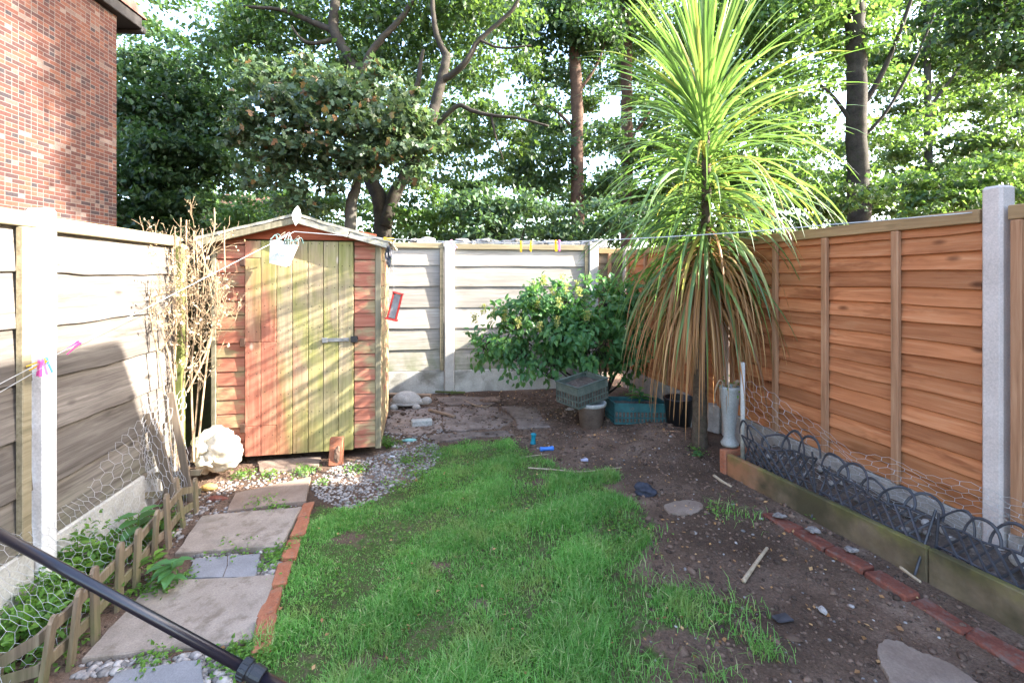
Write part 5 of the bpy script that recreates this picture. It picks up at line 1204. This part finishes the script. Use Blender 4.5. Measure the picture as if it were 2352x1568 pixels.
# ------------------------------------------------------------------ houses
hd = nrm(np.array([-0.07, 1.0])); hc = np.array([-6.5, 7.8])
ha = math.atan2(hd[1], hd[0])
t = thing('brick_house', 'red brick house side wall rising above the left fence', 'house', (hc[0], hc[1], 0), ha)
m_ = MB(); V = []
box(m_, -9, 0, 0, 7, -.2, 5.78); m_.build('wall', M['brickwork'], t, local=True)
m_ = MB(); box(m_, -9, 0.42, -.12, 7.2, 5.79, 5.98, bev=.01); box(m_, 0.425, 0.53, -.12, 7.2, 5.74, 5.86, bev=.02)
V = np.array([[-9, -.15, 5.985], [.5, -.15, 5.985], [.5, 7.2, 5.985], [-9, 7.2, 5.985], [-4.2, -.15, 8.6], [-4.2, 7.2, 8.6]])
rf = MB(); rf.add(V, np.array([[0, 1, 4], [3, 5, 2]]), np.array([[1, 2, 5, 4], [3, 0, 4, 5]])); r_ = rf.build('roof', M['roof_tile'], t, local=True)
m_.build('eave', M['dark_eave'], t, local=True)
# the neighbouring house to the right, out of the frame: it shades the near garden
t = thing('brick_house', 'brick house next door to the right, beyond the orange fence', 'house', uv(3.6, 1.95), TH)
m_ = MB(); box(m_, 0, 6, -7, 0, -.2, 4.22); m_.build('wall', M['brickwork'], t, local=True)
m_ = MB(); box(m_, .05, 6.1, -7.1, -.05, 4.224, 4.27, bev=.01); m_.build('roof', M['felt'], t, local=True)
# a house far behind the trees
c = at(440, 560, 24); t = thing('brick_house', 'distant red roofed brick house glimpsed behind the trees', 'house', (c[0], c[1], 0), .1)
m_ = MB(); box(m_, -3.5, 3.5, 0, 6, -.2, 4.0); m_.build('wall', M['brickwork'], t, local=True)
m_ = MB(); V = np.array([[-3.8, -.3, 4.0], [3.8, -.3, 4.0], [3.8, 6.3, 4.0], [-3.8, 6.3, 4.0], [-3.8, 3, 6.2], [3.8, 3, 6.2]]); m_.add(V, np.array([[0, 1, 5, 4], [2, 3, 4, 5]]), np.array([[1, 2, 5], [3, 0, 4]])); m_.build('roof', M['roof_tile'], t, local=True)

# ------------------------------------------------------------------ trees
def blob_leaves(m_, blobs, size, layers, lf=KITE, droop=0.25):
    for b in blobs:
        px, py, Y_, rp = b[:4]; lay = layers * (b[4] if len(b) > 4 else 1)
        c = at(px, py, Y_); r = rp * Y_ / F; spx = size * F / Y_
        k = int(lay * math.pi * rp**2 / (0.2 * spx**2))
        nb = max(10, int(26 * (rp / 90)**2))
        sub = c + nrm(rng.normal(size=(nb, 3))) * r * rng.uniform(.25, 1.0, (nb, 1))**.6 * [1.05, 1.0, .85]
        sel = rng.integers(0, nb, k); dd = rng.normal(size=(k, 3)) * [1, 1, .32] * r * .27
        P_ = sub[sel] + dd
        leaves(m_, P_, rng.normal(size=(k, 3)) + [0, 0, -droop * 2], rng.normal(size=(k, 3)) * .65 + [0.15, -.15, 1.0], size * rng.uniform(.6, 1.25, k), lf)
def tree(name, label, base, trunks, blobs, mat, size, layers, bark='bark', cat='tree', lf=KITE, group='trees behind the garden'):
    t = thing(name, label, cat, base, group=group)
    for k, (pts, r0, r1) in enumerate(trunks):
        m_ = MB(); P_ = smooth_path([at(*p) for p in pts], 7); P_[1:-1] += rng.normal(0, r1 * .07, (len(P_) - 2, 3)); rr = np.linspace(r0, r1, len(P_))
        tube(m_, P_, rr, 10); m_.build('trunk' if k == 0 else 'limb', M[bark], t, smooth=True)
    m_ = MB(); blob_leaves(m_, blobs, size, layers, lf); m_.build('crown', M[mat], t)
def gb(px, Y_): return ((px - CX) / F * Y_, Y_, 0)
def foot(px, Y_): return (px, HY + CH * F / Y_ + 10, Y_)
tree('broadleaf_tree', 'dark dense tree directly behind the brick house corner', gb(380, 13.0),
     [((foot(385, 13), (385, 500, 13), (390, 350, 13), (400, 150, 13)), .2, .07), (((388, 420, 13), (430, 330, 12.8), (480, 260, 12.6)), .08, .03), (((388, 380, 13), (340, 280, 13), (310, 180, 13)), .07, .03)],
     [(320, 300, 13, 90), (400, 220, 13, 100), (310, 150, 12.6, 62), (490, 330, 12.8, 72), (380, 430, 12.6, 100), (500, 220, 13, 70), (310, 470, 12.4, 80), (440, 480, 12.8, 52, .8), (280, 390, 12.6, 70), (460, 400, 13, 72), (420, 330, 12.5, 90), (350, 380, 12.4, 90), (300, 230, 12.5, 60), (520, 150, 13, 52, .7), (410, 130, 13.2, 50, .7), (540, 290, 13, 50, .7), (280, 520, 12.4, 60), (370, 530, 12.4, 60)],
     'lf_dark', .16, 3.0)
tree('broadleaf_tree', 'big many-limbed tree with curving dark branches behind the shed', gb(878, 10.5),
     [((foot(880, 10.5), (880, 540, 10.5), (872, 460, 10.5), (850, 400, 10.7), (858, 320, 10.15), (845, 220, 10.25), (832, 150, 10.25)), .21, .10),
      (((884, 520, 10.4), (905, 450, 10.4), (950, 370, 10.4), (985, 290, 9.65), (999, 243, 9.65), (1011, 195, 9.65), (1022, 150, 9.65), (1026, 122, 9.65)), .15, .085),
      (((1014, 186, 9.65), (1040, 170, 9.55), (1065, 148, 9.45), (1085, 118, 9.45), (1100, 92, 9.45), (1175, 25, 9.35), (1200, -30, 9.25)), .075, .035), (((1025, 128, 9.65), (1004, 84, 9.65), (995, 30, 9.65), (992, -30, 9.65)), .07, .04),
      (((985, 310, 9.65), (1010, 280, 9.45), (1052, 243, 9.25), (1085, 255, 9.15), (1128, 265, 9.05), (1190, 272, 8.95), (1260, 290, 8.85)), .06, .02), (((835, 160, 10.25), (850, 125, 10.25), (876, 90, 10.25), (930, 31, 10.25), (960, -30, 10.25)), .09, .05),
      (((845, 210, 10.25), (800, 130, 10.45), (768, 70, 10.55), (770, 10, 10.55), (775, -40, 10.55)), .13, .09), (((768, 72, 10.55), (720, 52, 10.65), (680, 35, 10.65), (640, 22, 10.65), (560, 15, 10.65)), .075, .03), (((768, 90, 10.55), (720, 100, 10.45), (690, 88, 10.45), (670, 60, 10.45)), .05, .02),
      (((852, 390, 10.7), (905, 300, 9.85), (957, 198, 9.75), (965, 150, 9.75), (972, 115, 9.75)), .08, .03), (((1100, 92, 9.45), (1150, 110, 9.35), (1220, 105, 9.25)), .03, .015), (((800, 150, 10.45), (740, 190, 10.45), (680, 200, 10.45)), .05, .02), (((1128, 265, 9.05), (1140, 320, 9.05), (1155, 365, 9.8)), .025, .012)],
     [(600, 60, 11.5, 85, .7), (690, 110, 11.4, 85, .8), (640, 180, 11.2, 75, .9), (760, 30, 11.5, 95, .9), (850, 70, 11.2, 95, .85), (920, 150, 11.4, 70, .8), (950, 50, 11, 90, .75), (1060, 50, 10.8, 90, .6), (1120, 170, 10.6, 65, .6), (1050, 330, 10.8, 72, .75), (1150, 50, 10.6, 85, .65), (1190, 300, 10.4, 62, .75), (1090, 270, 10.6, 50, .7), (720, 210, 11.2, 70), (560, 120, 11.6, 60, .6), (900, 240, 11, 60, .8), (1220, 220, 10.4, 50, .5), (980, 380, 11.4, 62, .8), (580, 20, 11.4, 60, .6), (800, 170, 10.9, 62), (880, -30, 11, 100), (660, -20, 11.4, 90), (1080, -40, 10.6, 100), (490, 60, 11.8, 60, .45), (1010, 240, 11.4, 45, .5), (1140, 390, 11.6, 50, .6), (1220, 150, 11.2, 50, .6), (1050, 160, 12, 45, .5), (540, 190, 11.8, 55, .6), (470, 130, 12, 45, .5)],
     'lf_mid', .135, 2.15)
tree('sycamore_tree', 'rounded blue-green sycamore flecked with orange in front of the limbs, behind the shed', gb(815, 9.2),
     [((foot(800, 9.4), (805, 500, 9.4), (818, 430, 9.4), (830, 360, 9.3)), .13, .07), (((822, 420, 9.4), (760, 340, 9.2), (700, 300, 9)), .05, .02), (((826, 390, 9.3), (880, 310, 9.1), (910, 260, 9)), .05, .02)],
     [(640, 290, 9.1, 75), (700, 235, 9.1, 72), (780, 205, 9.1, 70), (870, 270, 8.9, 88), (790, 310, 8.9, 95), (690, 345, 9, 72), (930, 330, 8.9, 72), (860, 370, 8.8, 56), (940, 250, 9, 50, .8), (620, 350, 9.2, 42, .8), (760, 400, 9, 50, .8), (650, 410, 9.2, 50, .6), (700, 450, 9.3, 55, .7), (950, 400, 8.9, 42, .8), (590, 260, 9.2, 45, .8), (600, 180, 9.4, 52, .7), (560, 320, 9.3, 48, .7), (680, 150, 9.5, 52, .7), (860, 180, 9.2, 55, .8), (1000, 320, 9.0, 45, .8), (570, 400, 9.5, 42, .6)],
     'lf_teal', .135, 2.5, 'bark_grey', lf=MAPLE)
tree('tall_tree', 'tall straight tree with a reddish bare trunk left of the palm', gb(1325, 13),
     [((foot(1328, 13), (1327, 560, 13), (1326, 400, 13), (1325, 250, 13), (1318, 80, 13), (1312, -60, 13)), .19, .15), (((1322, 220, 13), (1370, 150, 13), (1400, 60, 13)), .05, .02), (((1322, 300, 13), (1270, 250, 13), (1220, 240, 13)), .05, .02)],
     [(1250, 50, 13, 85, .9), (1340, 40, 12.6, 80), (1230, 150, 13, 55, .6), (1380, 110, 13, 62, .8), (1290, 330, 13, 60, .8), (1240, 400, 13, 75), (1370, 420, 13, 60), (1310, 180, 13.6, 40, .6), (1200, 350, 13, 52, .7), (1290, -40, 13, 100), (1250, 270, 13, 40, .5), (1390, 300, 13.5, 48, .6)],
     'lf_dark', .15, 2.8, 'bark_red')
tree('tall_tree', 'reddish trunked tree half hidden behind the palm leaves', gb(1440, 14.5),
     [((foot(1442, 14.5), (1440, 560, 14.5), (1440, 300, 14.5), (1438, 120, 14.5), (1440, -60, 14.5)), .2, .15), (((1440, 330, 14.5), (1490, 260, 14.5), (1530, 180, 14.5)), .05, .02)],
     [(1480, 60, 14.5, 85), (1420, 160, 15, 48, .5), (1510, 220, 14.5, 65, .8), (1470, 360, 14.5, 62, .8), (1440, 460, 14.5, 62), (1560, 80, 14.8, 70, .8), (1560, 320, 14.8, 70, .7), (1470, -40, 14.5, 90), (1540, 440, 14.5, 70)],
     'lf_mid', .16, 2.7, 'bark_red')
tree('tall_tree', 'dark trunked tree to the right of the palm with bright leaves', gb(1970, 11),
     [((foot(1975, 11), (1972, 500, 11), (1970, 400, 11), (1968, 250, 11), (1965, 100, 11), (1960, -60, 11)), .25, .19), (((1970, 260, 11), (2020, 180, 10.9), (2060, 90, 10.8), (2100, -20, 10.7)), .07, .035), (((1968, 300, 11), (1920, 230, 11), (1880, 190, 11)), .06, .02), (((1970, 330, 11), (2040, 250, 10.9), (2110, 120, 10.8), (2150, 20, 10.7)), .04, .02)],
     [(1720, 100, 11.5, 85), (1830, 60, 11, 95), (1890, 120, 11.9, 60, .8), (1690, 270, 11.5, 95, .9), (1790, 340, 11.8, 75, .9), (1870, 280, 11.8, 45, .6), (2060, 430, 10.8, 62), (1950, 10, 11.8, 85), (1770, 210, 11.3, 70, .8), (1860, 420, 11.8, 70), (1620, 200, 11.8, 80), (1640, 380, 11.6, 80), (1730, 440, 11.4, 80), (1700, -30, 11.5, 100), (1880, -50, 11, 100), (1600, 60, 11.8, 80), (2030, 90, 10.8, 55, .6), (2060, 180, 12.2, 55, .6), (2010, 300, 12, 50, .6), (2090, 290, 12.4, 55, .55), (1900, 210, 12, 50, .6), (1760, 30, 11.6, 70)],
     'lf_lime', .14, 2.5, 'bark')
tree('tall_tree', 'slim trunked tree at the far right above the orange fence', gb(2132, 13.5),
     [((foot(2135, 13.5), (2133, 480, 13.5), (2132, 330, 13.5), (2130, 150, 13.5), (2128, -50, 13.5)), .11, .08), (((2132, 250, 13.5), (2200, 160, 13.3), (2260, 60, 13)), .05, .02)],
     [(2150, 110, 13.5, 80, .8), (2250, 130, 13, 80, .8), (2310, 230, 13, 62, .5), (2180, 330, 13.5, 50, .5), (2300, 340, 12.6, 75, .9), (2180, 420, 13, 75), (2290, 420, 12.6, 65), (2080, 220, 13.5, 55, .6), (2090, 360, 13.3, 50, .7), (2060, 470, 13, 60), (2200, 30, 13.5, 80), (2090, 20, 13.8, 70, .8), (2350, 440, 12.5, 60), (2230, 250, 13.6, 45, .7), (2160, 230, 14, 55, .6), (2280, 290, 13.4, 55, .6), (2340, 300, 13, 55, .7), (2040, 140, 14, 55, .6), (2330, 170, 13.2, 60, .6)],
     'lf_mid', .15, 2.5, 'bark_grey')
tree('broadleaf_tree', 'dark overhanging tree branch filling the top right corner', gb(2700, 8.5),
     [((foot(2700, 8.5), (2690, 500, 8.5), (2680, 200, 8.5), (2660, -100, 8.5)), .2, .12), (((2690, 200, 8.5), (2500, 100, 8.4), (2350, 60, 8.3), (2260, 40, 8.2)), .06, .02)],
     [(2270, 40, 8.2, 75, .8), (2350, 110, 8.2, 85), (2430, 40, 8.3, 100), (2300, -30, 8.3, 95), (2520, 150, 8.4, 110), (2200, 0, 8.2, 55, .7)],
     'lf_dark', .12, 2.3)
# a tall tree to the right, whose shade dapples the brick house
t = thing('broadleaf_tree', 'tall tree standing outside the frame to the right of the garden', 'tree', uv(10.6, 4.7))
m_ = MB(); tube(m_, smooth_path([uv(10.6, 4.7, -.2), uv(10.6, 4.7, 5), uv(10.5, 4.6, 9), uv(10.4, 4.8, 12)], 6), np.linspace(.26, .08, 19), 10); m_.build('trunk', M['bark'], t, smooth=True)
m_ = MB(); k = 9500
cs = np.array([uv(10.4, 5.3, 10.3), uv(10.6, 5.2, 11.6), uv(10.3, 4.6, 13.0), uv(10.5, 5.6, 13.0), uv(10.4, 4.5, 14.2), uv(10.4, 5.8, 11.4), uv(10.5, 5.1, 14.0)])
sub = np.repeat(cs, 16, 0) + nrm(rng.normal(size=(112, 3))) * rng.uniform(.3, .95, (112, 1)); sel = rng.integers(0, 112, k)
leaves(m_, sub[sel] + rng.normal(0, .2, (k, 3)), rng.normal(size=(k, 3)), rng.normal(size=(k, 3)) + [.3, 0, .8], rng.uniform(.1, .2, k)); m_.build('crown', M['lf_mid'], t)
# shrubs along the foot of the wood
for lab, px, Y_, bl, mt_ in [
    ('glossy understory shrub behind the back fence, nearest the shed', 960, 9.6, [(955, 500, 9.9, 42), (1000, 470, 9.8, 58, .8), (1030, 520, 9.5, 50), (965, 545, 9.4, 40)], 'lf_lime'),
    ('lit blue-green understory bush behind the middle of the back fence', 1130, 9.2, [(1090, 480, 9.3, 70), (1160, 460, 9.2, 62), (1130, 530, 9.0, 62), (1210, 510, 9.1, 60), (1080, 545, 9.0, 45)], 'lf_under'),
    ('understory bush at the foot of the straight reddish trunk', 1340, 9.8, [(1270, 510, 9.8, 55), (1360, 500, 9.9, 62), (1300, 545, 9.6, 45), (1410, 530, 9.6, 50)], 'lf_under'),
    ('understory bush hidden behind the palm skirt', 1530, 10, [(1490, 510, 10, 60), (1580, 490, 10, 65), (1650, 510, 10, 60), (1540, 545, 9.8, 50)], 'lf_under'),
    ('bushy growth above the right fence beside the dark trunk', 1850, 9.5, [(1760, 480, 9.6, 60), (1850, 490, 9.4, 62), (1930, 470, 9.3, 55), (1800, 530, 9.2, 50)], 'lf_mid'),
    ('bright bush over the fence near the right post', 2180, 9.0, [(2080, 440, 9.1, 52), (2160, 430, 9.0, 62), (2250, 400, 9.0, 62), (2320, 420, 8.9, 52), (2120, 480, 8.8, 45), (2220, 470, 8.8, 50)], 'lf_lime'),
    ('yellowish bush in the gap left of the shed roof', 545, 11.5, [(520, 505, 11.5, 42, .8), (570, 490, 11.5, 45, .7), (600, 520, 11.4, 40)], 'lf_lime'),
    ('dark undergrowth bush between sycamore trunk and shed roof', 740, 11, [(660, 500, 11, 50, .8), (740, 490, 11, 55, .8)], 'lf_mid')]:
    t = thing('understory_shrub', lab, 'shrub', gb(px, Y_), group='shrubs at the foot of the wood')
    m_ = MB(); blob_leaves(m_, bl, .11, 2.3); m_.build('foliage', M[mt_], t)
    m_ = MB()
    for b in bl: tube(m_, smooth_path([np.array(gb(px, Y_)), (np.array(gb(px, Y_)) + at(*b[:3])) / 2 + rng.normal(0, .1, 3), at(*b[:3])], 5), np.linspace(.03, .01, 11), 6)
    m_.build('stems', M['bark'], t)
# the wood behind, reading as one mass
m_ = MB(); bl = []
for px in range(180, 2500, 62):
    for py in (540, 480, 420, 350, 285, 220, 150, 80, 10):
        if rng.uniform() < (1.0 if py > 300 else .8 if py > 180 else .62): bl.append((px + rng.normal(0, 22), py + rng.normal(0, 20), 20 + rng.uniform(-2, 5), rng.uniform(36, 62), rng.uniform(.5, 1)))
blob_leaves(m_, bl, .24, 2.1)
tag(m_.build('far_woodland', M['lf_mid']), 'leafy mass of the wood further back behind the trees', 'woodland', kind='stuff')

# ------------------------------------------------------------------ light, sky, camera
L_ = np.array([-1.0 * CT - .22 * ST, -1.0 * ST + .22 * CT, -.567])          # direction the sunlight travels
sun = bpy.data.lights.new('sun', 'SUN'); sun.energy = 4.1; sun.angle = R3(0.53); sun.color = (1.0, 0.93, 0.82)
so = bpy.data.objects.new('sun', sun); COL.objects.link(so)
so.rotation_euler = Vector(L_.tolist()).to_track_quat('-Z', 'Y').to_euler(); so.location = (8, 0, 9)
S_ = -L_ / np.linalg.norm(L_)
w = bpy.data.worlds.new('World'); sc.world = w; w.use_nodes = True
nt = w.node_tree; sky = nt.nodes.new('ShaderNodeTexSky'); sky.sky_type = 'NISHITA'; sky.sun_disc = False
sky.sun_elevation = math.asin(S_[2]); sky.sun_rotation = math.atan2(S_[0], S_[1]); sky.air_density = 1.0; sky.dust_density = 2.2; sky.ozone_density = 1.0
bg = nt.nodes['Background']; nt.links.new(sky.outputs[0], bg.inputs[0]); bg.inputs[1].default_value = 0.15
cam = bpy.data.cameras.new('camera'); cam.sensor_width = 36; cam.lens = 36 * F / 2352
cam.shift_x = 0.0; cam.shift_y = -(784 - HY) / 2352; cam.clip_end = 800; cam.clip_start = .05
co = bpy.data.objects.new('camera', cam); COL.objects.link(co); co.location = (0, 0, CH); co.rotation_euler = (math.pi / 2, 0, 0)
sc.camera = co
vs = sc.view_settings; vs.view_transform = 'Standard'; vs.look = 'None'; vs.gamma = 1; vs.use_curve_mapping = False; vs.exposure = 3.2
sc.render.engine = 'CYCLES'; sc.cycles.use_denoising = True; sc.cycles.max_bounces = 8; sc.cycles.diffuse_bounces = 4; sc.cycles.transmission_bounces = 4
